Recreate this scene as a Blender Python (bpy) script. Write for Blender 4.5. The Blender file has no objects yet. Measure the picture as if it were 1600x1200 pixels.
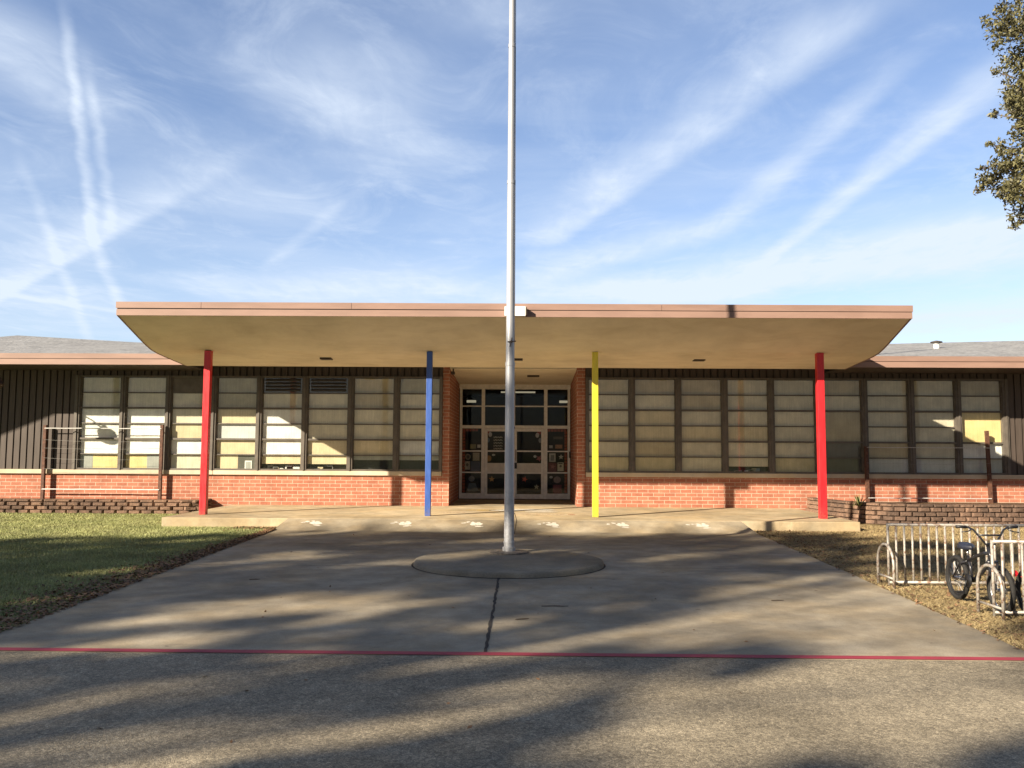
import bpy, bmesh, math, random
import numpy as np
from mathutils import Vector, Matrix

random.seed(7); RNG = np.random.default_rng(11)
SC = bpy.context.scene
COL = SC.collection

# ------------------------------------------------------------------ camera model (used once, to survey the place)
FPX, HOR, VPX, ROLL, CAMZ = 1330.0, 705.0, 824.0, 0.0055, 1.76
PITCH = math.atan((HOR - 600) / FPX)
YAW = math.atan((VPX - 800) / FPX * math.cos(PITCH))
_f = Vector((-math.sin(YAW) * math.cos(PITCH), math.cos(YAW) * math.cos(PITCH), math.sin(PITCH)))
_r0 = Vector((math.cos(YAW), math.sin(YAW), 0)); _u0 = _r0.cross(_f)
_r = math.cos(ROLL) * _r0 + math.sin(ROLL) * _u0
_u = -math.sin(ROLL) * _r0 + math.cos(ROLL) * _u0
def ray(px, py): return (px - 800) * _r + (600 - py) * _u + FPX * _f
def at(px, py, Y):
    d = ray(px, py); d = d * (Y / d.y); return Vector((d.x, Y, d.z + CAMZ))
def atz(px, py, z):
    d = ray(px, py); d = d * ((z - CAMZ) / d.z); return Vector((d.x, d.y, z))

SUN = Vector((-1.085, -1.0, 0.69)).normalized()      # towards the sun

# ------------------------------------------------------------------ node helpers
class NT:
    def __init__(s, tree): s.t = tree; s.n = tree.nodes; s.l = tree.links
    def new(s, typ, **kw):
        nd = s.n.new(typ)
        for k, v in kw.items(): setattr(nd, k, v)
        return nd
    def put(s, sock, v):
        if v is None: return
        if isinstance(v, bpy.types.NodeSocket): s.l.new(v, sock)
        else: sock.default_value = v
    def m(s, op, a, b=None, c=None, clamp=False):
        nd = s.new('ShaderNodeMath', operation=op, use_clamp=clamp)
        s.put(nd.inputs[0], a)
        if b is not None: s.put(nd.inputs[1], b)
        if c is not None: s.put(nd.inputs[2], c)
        return nd.outputs[0]
    def v(s, op, a, b=None):
        nd = s.new('ShaderNodeVectorMath', operation=op)
        s.put(nd.inputs[0], a)
        if b is not None:
            if op == 'SCALE': s.put(nd.inputs['Scale'], b)
            else: s.put(nd.inputs[1], b)
        return nd.outputs['Value'] if op in ('DOT_PRODUCT', 'LENGTH', 'DISTANCE') else nd.outputs[0]
    def rng(s, x, a, b, c=0.0, d=1.0, smooth=True):
        nd = s.new('ShaderNodeMapRange', interpolation_type='SMOOTHSTEP' if smooth else 'LINEAR')
        s.put(nd.inputs[0], x); s.put(nd.inputs[1], a); s.put(nd.inputs[2], b); s.put(nd.inputs[3], c); s.put(nd.inputs[4], d)
        return nd.outputs[0]
    def noise(s, vec, scale, detail=4.0, rough=0.55, out=0, dist=0.0):
        nd = s.new('ShaderNodeTexNoise'); s.put(nd.inputs['Vector'], vec)
        nd.inputs['Scale'].default_value = scale; nd.inputs['Detail'].default_value = detail
        nd.inputs['Roughness'].default_value = rough; nd.inputs['Distortion'].default_value = dist
        return nd.outputs[out]
    def mix(s, f, a, b):
        nd = s.new('ShaderNodeMix', data_type='RGBA')
        s.put(nd.inputs[0], f); s.put(nd.inputs[6], a); s.put(nd.inputs[7], b)
        return nd.outputs[2]
    def scalev(s, vec, sx, sy, sz):
        return s.v('MULTIPLY', vec, (sx, sy, sz))

def c4(c): return (c[0], c[1], c[2], 1.0)
def newmat(name):
    m = bpy.data.materials.new(name); m.use_nodes = True
    nt = NT(m.node_tree); nt.n.clear()
    out = nt.new('ShaderNodeOutputMaterial'); b = nt.new('ShaderNodeBsdfPrincipled')
    nt.l.new(b.outputs[0], out.inputs[0])
    tc = nt.new('ShaderNodeTexCoord')
    return m, nt, b, tc.outputs['Object']
def bump(nt, b, h, dist=0.01, strength=0.6):
    nd = nt.new('ShaderNodeBump'); nd.inputs['Strength'].default_value = strength; nd.inputs['Distance'].default_value = dist
    nt.put(nd.inputs['Height'], h); nt.l.new(nd.outputs[0], b.inputs['Normal'])
def basic(name, col, rough=0.6, var=0.18, scale=6.0, metal=0.0, bmp=0.0, bscale=60.0, island=0.0, streak=None, spec=0.4):
    m, nt, b, P = newmat(name)
    V = nt.scalev(P, *streak) if streak else P
    n = nt.noise(V, scale, 6, 0.6)
    f = nt.rng(n, 0.3, 0.7, 1 - var, 1 + var)
    if island:
        g = nt.new('ShaderNodeNewGeometry')
        f = nt.m('MULTIPLY', f, nt.rng(g.outputs['Random Per Island'], 0, 1, 1 - island, 1 + island, False))
    cc = nt.v('SCALE', (col[0], col[1], col[2]), f)
    nt.put(b.inputs['Base Color'], cc)
    b.inputs['Roughness'].default_value = rough; b.inputs['Metallic'].default_value = metal
    b.inputs['Specular IOR Level'].default_value = spec
    if bmp: bump(nt, b, nt.noise(P, bscale, 4, 0.6), bmp)
    return m

M = {}
def mk_brick():
    m, nt, b, P = newmat('brick')
    sp = nt.new('ShaderNodeSeparateXYZ'); nt.l.new(P, sp.inputs[0])
    cb = nt.new('ShaderNodeCombineXYZ')
    nt.put(cb.inputs[0], nt.m('ADD', sp.outputs[0], sp.outputs[1])); nt.put(cb.inputs[1], sp.outputs[2])
    bt = nt.new('ShaderNodeTexBrick'); nt.l.new(cb.outputs[0], bt.inputs['Vector'])
    bt.inputs['Scale'].default_value = 1; bt.inputs['Brick Width'].default_value = 0.305; bt.inputs['Row Height'].default_value = 0.1016
    bt.inputs['Mortar Size'].default_value = 0.0065; bt.inputs['Mortar Smooth'].default_value = 0.15
    bt.inputs['Color1'].default_value = (0.395, 0.160, 0.102, 1); bt.inputs['Color2'].default_value = (0.32, 0.120, 0.076, 1)
    bt.inputs['Mortar'].default_value = (0.53, 0.41, 0.315, 1); bt.inputs['Bias'].default_value = -0.2
    n = nt.noise(P, 3.0, 6, 0.65); n2 = nt.noise(P, 45, 4, 0.6)
    f = nt.m('MULTIPLY', nt.rng(n, 0.3, 0.7, 0.82, 1.15), nt.rng(n2, 0.25, 0.75, 0.85, 1.15))
    nt.put(b.inputs['Base Color'], nt.v('SCALE', bt.outputs['Color'], f))
    b.inputs['Roughness'].default_value = 0.9; b.inputs['Specular IOR Level'].default_value = 0.2
    h = nt.m('ADD', nt.m('MULTIPLY', bt.outputs['Fac'], -1.0), nt.m('MULTIPLY', n2, 0.4))
    bump(nt, b, h, 0.006, 0.8)
    return m
M['brick'] = mk_brick()

def mk_concrete(name, col, stain=0.25, spk=0.12, tint=(1.0, 0.93, 0.82), rough=0.88):
    m, nt, b, P = newmat(name)
    n1 = nt.noise(P, 0.45, 6, 0.62, dist=0.4); n2 = nt.noise(P, 2.6, 7, 0.65); n3 = nt.noise(P, 70, 3, 0.7)
    f = nt.m('MULTIPLY', nt.rng(n1, 0.3, 0.7, 1 - stain, 1 + stain * 0.6), nt.rng(n2, 0.3, 0.72, 1 - stain * 0.7, 1 + stain * 0.4))
    f = nt.m('MULTIPLY', f, nt.rng(n3, 0.25, 0.75, 1 - spk, 1 + spk))
    n4 = nt.noise(P, 1.1, 5, 0.6)
    base = nt.mix(nt.rng(n4, 0.35, 0.7), c4(col), c4([col[i] * tint[i] for i in range(3)]))
    n5 = nt.noise(P, 5.5, 3, 0.5); n6 = nt.noise(P, 0.8, 8, 0.75, dist=1.2)
    f = nt.m('MULTIPLY', f, nt.m('MULTIPLY', nt.rng(n5, 0.70, 0.78, 1.0, 1 - stain * 1.3), nt.rng(n6, 0.56, 0.64, 1.0, 1 - stain * 0.5)))
    nt.put(b.inputs['Base Color'], nt.v('SCALE', base, f))
    b.inputs['Roughness'].default_value = rough; b.inputs['Specular IOR Level'].default_value = 0.25
    bump(nt, b, n3, 0.004, 0.5)
    return m
M['drive'] = mk_concrete('drive_concrete', (0.365, 0.312, 0.228), 0.30, 0.14)
M['walk'] = mk_concrete('walk_concrete', (0.50, 0.41, 0.275), 0.30, 0.10)
M['plinth'] = mk_concrete('plinth_concrete', (0.275, 0.24, 0.18), 0.3, 0.2)
M['sill'] = mk_concrete('sill_concrete', (0.55, 0.48, 0.37), 0.12, 0.06)

def mk_aggregate():
    m, nt, b, P = newmat('aggregate')
    vo = nt.new('ShaderNodeTexVoronoi'); nt.l.new(P, vo.inputs['Vector']); vo.inputs['Scale'].default_value = 135
    vo2 = nt.new('ShaderNodeTexVoronoi'); nt.l.new(P, vo2.inputs['Vector']); vo2.inputs['Scale'].default_value = 38
    s = nt.new('ShaderNodeSeparateColor'); nt.l.new(vo.outputs['Color'], s.inputs[0])
    s2 = nt.new('ShaderNodeSeparateColor'); nt.l.new(vo2.outputs['Color'], s2.inputs[0])
    n1 = nt.noise(P, 0.5, 6, 0.6, dist=0.3); n2 = nt.noise(P, 3.5, 6, 0.65)
    r = nt.new('ShaderNodeValToRGB'); nt.put(r.inputs[0], s.outputs[0])
    e = r.color_ramp.elements; e[0].color = (0.165, 0.138, 0.098, 1); e[1].color = (0.47, 0.395, 0.275, 1)
    e[1].position = 1.0
    a = r.color_ramp.elements.new(0.35); a.color = (0.235, 0.198, 0.138, 1)
    a = r.color_ramp.elements.new(0.8); a.color = (0.335, 0.283, 0.196, 1)
    f = nt.m('MULTIPLY', nt.rng(n1, 0.3, 0.7, 0.75, 1.2), nt.rng(n2, 0.3, 0.7, 0.85, 1.12))
    f = nt.m('MULTIPLY', f, nt.rng(s2.outputs[1], 0, 1, 0.74, 1.16, False))
    nt.put(b.inputs['Base Color'], nt.v('SCALE', r.outputs[0], f))
    b.inputs['Roughness'].default_value = 0.85; b.inputs['Specular IOR Level'].default_value = 0.25
    bump(nt, b, nt.m('ADD', vo.outputs['Distance'], nt.m('MULTIPLY', vo2.outputs['Distance'], -0.6)), 0.005, 0.55)
    return m
M['agg'] = mk_aggregate()

def mk_two(name, c1, c2, scale, rough=0.95, lo=0.4, hi=0.62, fine=30):
    m, nt, b, P = newmat(name)
    n = nt.noise(P, scale, 7, 0.65); n2 = nt.noise(P, fine, 5, 0.7)
    base = nt.mix(nt.rng(n, lo, hi), c4(c1), c4(c2))
    nt.put(b.inputs['Base Color'], nt.v('SCALE', base, nt.rng(n2, 0.25, 0.75, 0.6, 1.35)))
    b.inputs['Roughness'].default_value = rough; b.inputs['Specular IOR Level'].default_value = 0.15
    bump(nt, b, n2, 0.03, 0.8)
    return m
M['lawn'] = mk_two('lawn_turf', (0.20, 0.225, 0.075), (0.25, 0.235, 0.10), 0.9, fine=55)
M['straw'] = mk_two('straw_ground', (0.30, 0.225, 0.115), (0.17, 0.125, 0.065), 1.3, fine=40)
M['far'] = mk_two('far_ground', (0.09, 0.11, 0.035), (0.13, 0.12, 0.05), 0.2)
M['soil'] = mk_two('planter_soil', (0.17, 0.10, 0.06), (0.10, 0.065, 0.04), 3.0)
M['siding'] = basic('siding_paint', (0.072, 0.056, 0.047), 0.6, 0.14, 2.0, streak=(6, 6, 0.7))
M['frame'] = basic('window_frame_paint', (0.115, 0.100, 0.084), 0.5, 0.16, 5.0)
M['trim'] = basic('fascia_paint', (0.27, 0.172, 0.138), 0.55, 0.10, 1.2, streak=(1, 1, 5))
M['trim2'] = basic('fascia_lower_paint', (0.285, 0.182, 0.146), 0.55, 0.08, 1.2, streak=(1, 1, 5))
M['roof'] = mk_two('roof_membrane', (0.30, 0.30, 0.30), (0.25, 0.25, 0.25), 1.6, 0.8, fine=9)
def mk_soffit():
    m, nt, b, P = newmat('soffit_stucco')
    n = nt.noise(nt.scalev(P, 0.6, 1.3, 1), 1.6, 7, 0.65, dist=0.8); n2 = nt.noise(P, 0.6, 5, 0.6); n3 = nt.noise(P, 90, 3, 0.6)
    base = nt.mix(nt.rng(n, 0.38, 0.72), (0.78, 0.70, 0.54, 1), (0.70, 0.615, 0.46, 1))
    f = nt.rng(n2, 0.3, 0.7, 0.88, 1.08)
    nt.put(b.inputs['Base Color'], nt.v('SCALE', base, f)); b.inputs['Roughness'].default_value = 0.9
    b.inputs['Specular IOR Level'].default_value = 0.2
    bump(nt, b, n3, 0.004, 0.4); return m
M['soffit'] = mk_soffit()
def mk_post(name, col):
    m, nt, b, P = newmat(name)
    sp = nt.new('ShaderNodeSeparateXYZ'); nt.l.new(P, sp.inputs[0])
    n = nt.noise(P, 18, 6, 0.7); n2 = nt.noise(nt.scalev(P, 6, 6, 1.2), 2.5, 5, 0.6)
    foot = nt.m('MULTIPLY', nt.rng(sp.outputs[2], 0.02, 0.30, 1.0, 0.0), nt.rng(n, 0.38, 0.62))
    chips = nt.rng(n, 0.715, 0.735)
    base = nt.v('SCALE', col, nt.rng(n2, 0.3, 0.7, 0.86, 1.08))
    base = nt.mix(nt.m('MULTIPLY', foot, 0.5), base, (0.16, 0.11, 0.075, 1))
    base = nt.mix(nt.m('MULTIPLY', chips, 0.6), base, (0.10, 0.06, 0.045, 1))
    nt.put(b.inputs['Base Color'], base); nt.put(b.inputs['Roughness'], nt.rng(n2, 0.3, 0.7, 0.30, 0.48)); bump(nt, b, nt.noise(P, 25, 4, 0.6), 0.0015, 0.4)
    return m
M['red'] = basic('red_paint', (0.62, 0.022, 0.03), 0.32, 0.10, 5, bmp=0.0015, bscale=25)
M['blue'] = basic('blue_paint', (0.045, 0.105, 0.36), 0.32, 0.10, 5, bmp=0.0015, bscale=25)
M['yellow'] = basic('yellow_paint', (0.80, 0.66, 0.045), 0.32, 0.08, 5, bmp=0.0015, bscale=25)
M['red'] = mk_post('red_post_paint', (0.60, 0.022, 0.03)); M['blue'] = mk_post('blue_post_paint', (0.045, 0.105, 0.36)); M['yellow'] = mk_post('yellow_post_paint', (0.80, 0.66, 0.045))
M['white'] = basic('white_enamel', (0.80, 0.79, 0.75), 0.4, 0.05, 4)
M['black'] = basic('black_plastic', (0.018, 0.018, 0.02), 0.45, 0.2, 20)
M['dark'] = basic('dark_fixture', (0.05, 0.035, 0.025), 0.6, 0.2, 20)
M['alu'] = basic('aluminium_frame', (0.78, 0.76, 0.70), 0.5, 0.10, 8)
M['panelgrey'] = basic('door_panel_grey', (0.66, 0.63, 0.55), 0.5, 0.08, 6)
M['rust'] = basic('rusty_steel', (0.10, 0.045, 0.028), 0.7, 0.35, 14, bmp=0.003)
M['thinwire'] = basic('weathered_wire', (0.30, 0.29, 0.27), 0.6, 0.2, 20)
M['wire'] = basic('galvanised_wire', (0.62, 0.62, 0.60), 0.4, 0.15, 20, metal=0.3)
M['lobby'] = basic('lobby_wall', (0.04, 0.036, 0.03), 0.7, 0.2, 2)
M['tyre'] = basic('tyre_rubber', (0.022, 0.021, 0.02), 0.8, 0.25, 40, bmp=0.003)
M['bikeframe'] = basic('bike_frame_paint', (0.022, 0.022, 0.026), 0.28, 0.2, 20, spec=0.6)
M['chrome'] = basic('brushed_chrome', (0.55, 0.55, 0.55), 0.25, 0.1, 20, metal=0.9)
M['saddle'] = basic('saddle_vinyl', (0.022, 0.025, 0.04), 0.4, 0.2, 30)
M['redlens'] = basic('red_reflector', (0.5, 0.02, 0.03), 0.25, 0.1, 20)
M['bark'] = basic('bark', (0.11, 0.082, 0.06), 0.9, 0.35, 9, bmp=0.02, bscale=14, streak=(3, 3, 0.6))
M['leaf'] = basic('oak_leaf', (0.105, 0.098, 0.042), 0.55, 0.25, 3, island=0.45)
M['leafdark'] = basic('shade_leaf', (0.06, 0.07, 0.022), 0.6, 0.25, 3, island=0.3)
M['deadleaf'] = basic('dead_leaf', (0.20, 0.115, 0.06), 0.8, 0.25, 5, island=0.55)
M['blade'] = basic('grass_blade', (0.33, 0.34, 0.14), 0.6, 0.28, 1.1, island=0.4)
M['strawblade'] = basic('straw_blade', (0.36, 0.275, 0.14), 0.7, 0.25, 1.2, island=0.45)
M['plant'] = basic('yucca_leaf', (0.20, 0.21, 0.08), 0.6, 0.25, 6, island=0.35)
M['block'] = None
def mk_block():
    m, nt, b, P = newmat('retaining_block')
    g = nt.new('ShaderNodeNewGeometry')
    n = nt.noise(P, 0.9, 6, 0.7); n2 = nt.noise(P, 26, 7, 0.8)
    base = nt.mix(nt.rng(n, 0.42, 0.58), (0.26, 0.165, 0.115, 1), (0.10, 0.070, 0.055, 1))
    base = nt.mix(nt.m('MULTIPLY', g.outputs['Random Per Island'], 0.5), base, (0.25, 0.16, 0.115, 1))
    nt.put(b.inputs['Base Color'], nt.v('SCALE', base, nt.rng(n2, 0.25, 0.75, 0.6, 1.35)))
    b.inputs['Roughness'].default_value = 0.95; b.inputs['Specular IOR Level'].default_value = 0.15
    bump(nt, b, n2, 0.03, 0.9); return m
M['block'] = mk_block()
def mk_redline():
    m, nt, b, P = newmat('red_line_paint')
    n = nt.noise(P, 28, 6, 0.7); n2 = nt.noise(P, 2.0, 4, 0.6)
    base = nt.mix(nt.rng(n, 0.60, 0.74), (0.36, 0.035, 0.055, 1), (0.22, 0.16, 0.13, 1))
    nt.put(b.inputs['Base Color'], nt.v('SCALE', base, nt.rng(n2, 0.3, 0.7, 0.85, 1.12))); b.inputs['Roughness'].default_value = 0.7
    bump(nt, b, nt.noise(P, 90, 3, 0.6), 0.003, 0.5); return m
M['redline'] = mk_redline()
def mk_worn(name, col, lo=0.45, hi=0.55, scale=9):
    m, nt, b, P = newmat(name)
    n = nt.noise(P, scale, 6, 0.7)
    tr = nt.new('ShaderNodeBsdfTransparent'); mx = nt.new('ShaderNodeMixShader')
    nt.put(b.inputs['Base Color'], c4(col)); b.inputs['Roughness'].default_value = 0.8
    nt.put(mx.inputs[0], nt.rng(n, lo, hi)); nt.l.new(tr.outputs[0], mx.inputs[1]); nt.l.new(b.outputs[0], mx.inputs[2])
    out = [x for x in nt.n if x.type == 'OUTPUT_MATERIAL'][0]; nt.l.new(mx.outputs[0], out.inputs[0]); return m
M['wornwhite'] = mk_worn('worn_white_paint', (0.62, 0.58, 0.5), 0.36, 0.46)
M['wornyellow'] = mk_worn('worn_yellow_paint', (0.6, 0.40, 0.09), 0.42, 0.55)
M['wornred'] = mk_worn('worn_red_paint', (0.42, 0.13, 0.07), 0.46, 0.6, 22)
M['crack'] = basic('joint_filler', (0.042, 0.034, 0.025), 0.9, 0.3, 20)
M['stripgap'] = basic('slab_gap', (0.05, 0.045, 0.04), 0.9, 0.3, 20)
def mk_pole():
    m, nt, b, P = newmat('galvanised_pole')
    sp = nt.new('ShaderNodeSeparateXYZ'); nt.l.new(P, sp.inputs[0])
    n = nt.noise(P, 22, 6, 0.7); n2 = nt.noise(nt.scalev(P, 5, 5, 0.8), 3, 5, 0.65)
    low = nt.rng(sp.outputs[2], 0.2, 1.5, 1.0, 0.0)
    dirt = nt.m('MULTIPLY', low, nt.rng(n, 0.40, 0.68))
    base = nt.mix(nt.rng(n2, 0.3, 0.75), (0.45, 0.46, 0.48, 1), (0.38, 0.39, 0.42, 1))
    base = nt.mix(nt.m('MULTIPLY', dirt, 0.62), base, (0.20, 0.19, 0.18, 1))
    nt.put(b.inputs['Base Color'], base); b.inputs['Metallic'].default_value = 0.35; b.inputs['Roughness'].default_value = 0.42
    bump(nt, b, n, 0.002, 0.3); return m
M['pole'] = mk_pole()
def mk_rack():
    m, nt, b, P = newmat('worn_rack_pipe')
    n = nt.noise(P, 16, 6, 0.7)
    base = nt.mix(nt.rng(n, 0.48, 0.62), (0.43, 0.40, 0.35, 1), (0.20, 0.12, 0.08, 1))
    nt.put(b.inputs['Base Color'], base); b.inputs['Metallic'].default_value = 0.25; b.inputs['Roughness'].default_value = 0.5
    return m
M['rack'] = mk_rack()
M['flange'] = basic('weathered_flange', (0.17, 0.145, 0.12), 0.6, 0.4, 18, metal=0.3)
def mk_glass(name, refl=0.06):
    m = bpy.data.materials.new(name); m.use_nodes = True; nt = NT(m.node_tree); nt.n.clear()
    out = nt.new('ShaderNodeOutputMaterial'); tr = nt.new('ShaderNodeBsdfTransparent'); gl = nt.new('ShaderNodeBsdfGlossy')
    tr.inputs[0].default_value = (0.95, 0.955, 0.945, 1); gl.inputs['Roughness'].default_value = 0.03
    mx = nt.new('ShaderNodeMixShader'); g = nt.new('ShaderNodeNewGeometry')
    ca = nt.m('ABSOLUTE', nt.v('DOT_PRODUCT', g.outputs['Incoming'], g.outputs['Normal']))
    nt.put(mx.inputs[0], nt.m('MULTIPLY_ADD', nt.m('POWER', nt.m('SUBTRACT', 1.0, ca, None, True), 5.0), 1 - refl, refl)); nt.l.new(tr.outputs[0], mx.inputs[1]); nt.l.new(gl.outputs[0], mx.inputs[2])
    nt.l.new(mx.outputs[0], out.inputs[0]); return m
M['glass'] = mk_glass('window_glass', 0.045)
M['dglass'] = mk_glass('door_glass', 0.012)
def mk_shade():
    m, nt, b, P = newmat('roller_shade')
    at_ = nt.new('ShaderNodeAttribute'); at_.attribute_name = 'tint'
    n = nt.noise(nt.scalev(P, 14, 1, 0.6), 2.0, 4, 0.6); n2 = nt.noise(P, 2.5, 5, 0.6)
    f = nt.m('MULTIPLY', nt.rng(n, 0.3, 0.7, 0.92, 1.06), nt.rng(n2, 0.3, 0.7, 0.88, 1.08))
    nt.put(b.inputs['Base Color'], nt.v('SCALE', at_.outputs['Color'], f)); b.inputs['Roughness'].default_value = 0.85
    b.inputs['Specular IOR Level'].default_value = 0.2
    return m
M['shade'] = mk_shade()
def mk_emit(name, col, s):
    m = bpy.data.materials.new(name); m.use_nodes = True; nt = NT(m.node_tree); nt.n.clear()
    out = nt.new('ShaderNodeOutputMaterial'); e = nt.new('ShaderNodeEmission'); e.inputs[0].default_value = c4(col); e.inputs[1].default_value = s
    nt.l.new(e.outputs[0], out.inputs[0]); return m
M['lamp'] = mk_emit('lamp_tube', (1.0, 0.88, 0.62), 0.15)
_paper = {}
def paper(col):
    k = tuple(round(c, 3) for c in col)
    if k not in _paper: _paper[k] = basic('coloured_paper', col, 0.8, 0.1, 20)
    return _paper[k]

# ------------------------------------------------------------------ mesh helpers
class MB:
    def __init__(s): s.v = []; s.f = []; s.tint = []
    def add(s, vs, fs, tint=None):
        o = len(s.v); s.v += [tuple(p) for p in vs]
        for f in fs: s.f.append([i + o for i in f]); s.tint.append(tint or (1, 1, 1))
        return s
    def box(s, x0, x1, y0, y1, z0, z1, tint=None):
        vs = [(x0,y0,z0),(x1,y0,z0),(x1,y1,z0),(x0,y1,z0),(x0,y0,z1),(x1,y0,z1),(x1,y1,z1),(x0,y1,z1)]
        return s.add(vs, [(0,3,2,1),(4,5,6,7),(0,1,5,4),(1,2,6,5),(2,3,7,6),(3,0,4,7)], tint)
    def prismx(s, prof, x0, x1, dz0=0.0, dz1=0.0):        # (y, z) outline pushed along x
        n = len(prof)
        vs = [(x0, y, z + dz0) for y, z in prof] + [(x1, y, z + dz1) for y, z in prof]
        fs = [(i, (i + 1) % n, n + (i + 1) % n, n + i) for i in range(n)]
        return s.add(vs, fs + [tuple(range(n))[::-1], tuple(range(n, 2 * n))])
    def prismz(s, poly, z0, z1):
        n = len(poly)
        vs = [(x, y, z0) for x, y in poly] + [(x, y, z1) for x, y in poly]
        fs = [(i, (i + 1) % n, n + (i + 1) % n, n + i) for i in range(n)]
        return s.add(vs, fs + [tuple(range(n))[::-1], tuple(range(n, 2 * n))])
    def tube(s, pts, r, seg=10, caps=True):
        pts = [Vector(p) for p in pts]; n = len(pts)
        rs = r if isinstance(r, (list, tuple)) else [r] * n
        rings = []; prev = None
        for i, p in enumerate(pts):
            t = (pts[min(i + 1, n - 1)] - pts[max(i - 1, 0)])
            if t.length < 1e-9: t = Vector((0, 0, 1))
            t.normalize()
            if prev is None:
                a = Vector((0, 0, 1)) if abs(t.z) < 0.9 else Vector((1, 0, 0))
                prev = t.cross(a).normalized()
            prev = (prev - t * prev.dot(t)).normalized(); b = t.cross(prev)
            rings.append([p + rs[i] * (math.cos(k * 2 * math.pi / seg) * prev + math.sin(k * 2 * math.pi / seg) * b) for k in range(seg)])
        vs = [q for ring in rings for q in ring]; fs = []
        for i in range(n - 1):
            for k in range(seg):
                a = i * seg + k; c = i * seg + (k + 1) % seg
                fs.append((a, c, c + seg, a + seg))
        if caps: fs += [tuple(range(seg))[::-1], tuple(range((n - 1) * seg, n * seg))]
        return s.add(vs, fs)
    def torus(s, c, R, r, axis='x', seg=40, ss=8):
        vs = []; fs = []
        for i in range(seg):
            a = 2 * math.pi * i / seg
            for k in range(ss):
                b = 2 * math.pi * k / ss; rr = R + r * math.cos(b); o = r * math.sin(b)
                p = (o, rr * math.cos(a), rr * math.sin(a)) if axis == 'x' else (rr * math.cos(a), rr * math.sin(a), o)
                vs.append((c[0] + p[0], c[1] + p[1], c[2] + p[2]))
        for i in range(seg):
            for k in range(ss):
                a = i * ss + k; b = i * ss + (k + 1) % ss; c2 = ((i + 1) % seg) * ss
                fs.append((a, b, c2 + (k + 1) % ss, c2 + k))
        return s.add(vs, fs)
    def build(s, name, mat, parent=None, off=(0, 0, 0), smooth=False, bevel=0.0, tint=False):
        me = bpy.data.meshes.new(name)
        me.from_pydata([(a - off[0], b - off[1], c - off[2]) for a, b, c in s.v], [], s.f)
        me.materials.append(mat)
        bm = bmesh.new(); bm.from_mesh(me); bmesh.ops.recalc_face_normals(bm, faces=bm.faces[:]); bm.to_mesh(me); bm.free()
        if tint:
            ca = me.attributes.new('tint', 'FLOAT_COLOR', 'FACE')
            arr = np.ones((len(s.f), 4), dtype=np.float32); arr[:, :3] = np.array(s.tint)
            ca.data.foreach_set('color', arr.ravel())
        if smooth:
            me.polygons.foreach_set('use_smooth', [True] * len(me.polygons))
        o = bpy.data.objects.new(name, me); COL.objects.link(o)
        if parent: o.parent = parent
        else: o.location = off
        if bevel:
            md = o.modifiers.new('bevel', 'BEVEL'); md.width = bevel; md.segments = 2; md.limit_method = 'ANGLE'
        return o
def smooth_by_angle(o, deg=40):
    me = o.data; bm = bmesh.new(); bm.from_mesh(me)
    for f in bm.faces: f.smooth = True
    for e in bm.edges:
        if len(e.link_faces) == 2 and e.calc_face_angle(0) > math.radians(deg): e.smooth = False
    bm.to_mesh(me); bm.free(); return o
def empty(name, loc, label, cat, group=None):
    o = bpy.data.objects.new(name, None); COL.objects.link(o); o.location = loc
    o.empty_display_size = 0.2; return tag(o, label, cat, group)
def tag(o, label, cat, group=None):
    o['label'] = label; o['category'] = cat
    if group: o['group'] = group
    return o
def kind(o, k): o['kind'] = k; return o
def copy_tree(o, parent=None):
    c = o.copy(); COL.objects.link(c)
    if parent: c.parent = parent
    for ch in list(o.children): copy_tree(ch, c)
    return c
def raw_mesh(name, verts, nper, mat, off=(0, 0, 0), parent=None, smooth=False):
    # many loose n-gons of the same size straight from a numpy array (N*nper, 3)
    V = np.asarray(verts, dtype=np.float32).reshape(-1, 3) - np.array(off, dtype=np.float32)
    n = len(V) // nper
    me = bpy.data.meshes.new(name)
    me.vertices.add(len(V)); me.vertices.foreach_set('co', V.ravel())
    me.loops.add(n * nper); me.loops.foreach_set('vertex_index', np.arange(n * nper, dtype=np.int32))
    me.polygons.add(n); me.polygons.foreach_set('loop_start', np.arange(0, n * nper, nper, dtype=np.int32))
    me.polygons.foreach_set('loop_total', np.full(n, nper, dtype=np.int32))
    me.update(calc_edges=True); me.materials.append(mat)
    o = bpy.data.objects.new(name, me); COL.objects.link(o)
    if parent: o.parent = parent
    else: o.location = off
    return o
def rand_unit(n):
    v = RNG.normal(size=(n, 3)); return v / np.linalg.norm(v, axis=1, keepdims=True)
def leaf_quads(centers, L, W, flat=0.0):
    n = len(centers); C = np.asarray(centers)
    d = rand_unit(n); d[:, 2] *= (1 - flat); d /= np.linalg.norm(d, axis=1, keepdims=True)
    q = rand_unit(n)
    if flat: q[:, 2] *= (1 - flat)
    w = np.cross(d, np.cross(d, q)); w /= (np.linalg.norm(w, axis=1, keepdims=True) + 1e-9)
    if flat:
        w = np.cross(d, np.array([0, 0, 1.0]) + 0.6 * rand_unit(n)); w /= (np.linalg.norm(w, axis=1, keepdims=True) + 1e-9)
    s = RNG.uniform(0.65, 1.25, size=(n, 1))
    a = C - d * L * 0.5 * s; b = C + w * W * 0.5 * s - d * L * 0.05; c = C + d * L * 0.5 * s; e = C - w * W * 0.5 * s - d * L * 0.05
    return np.stack([a, b, c, e], axis=1).reshape(-1, 3)

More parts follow.
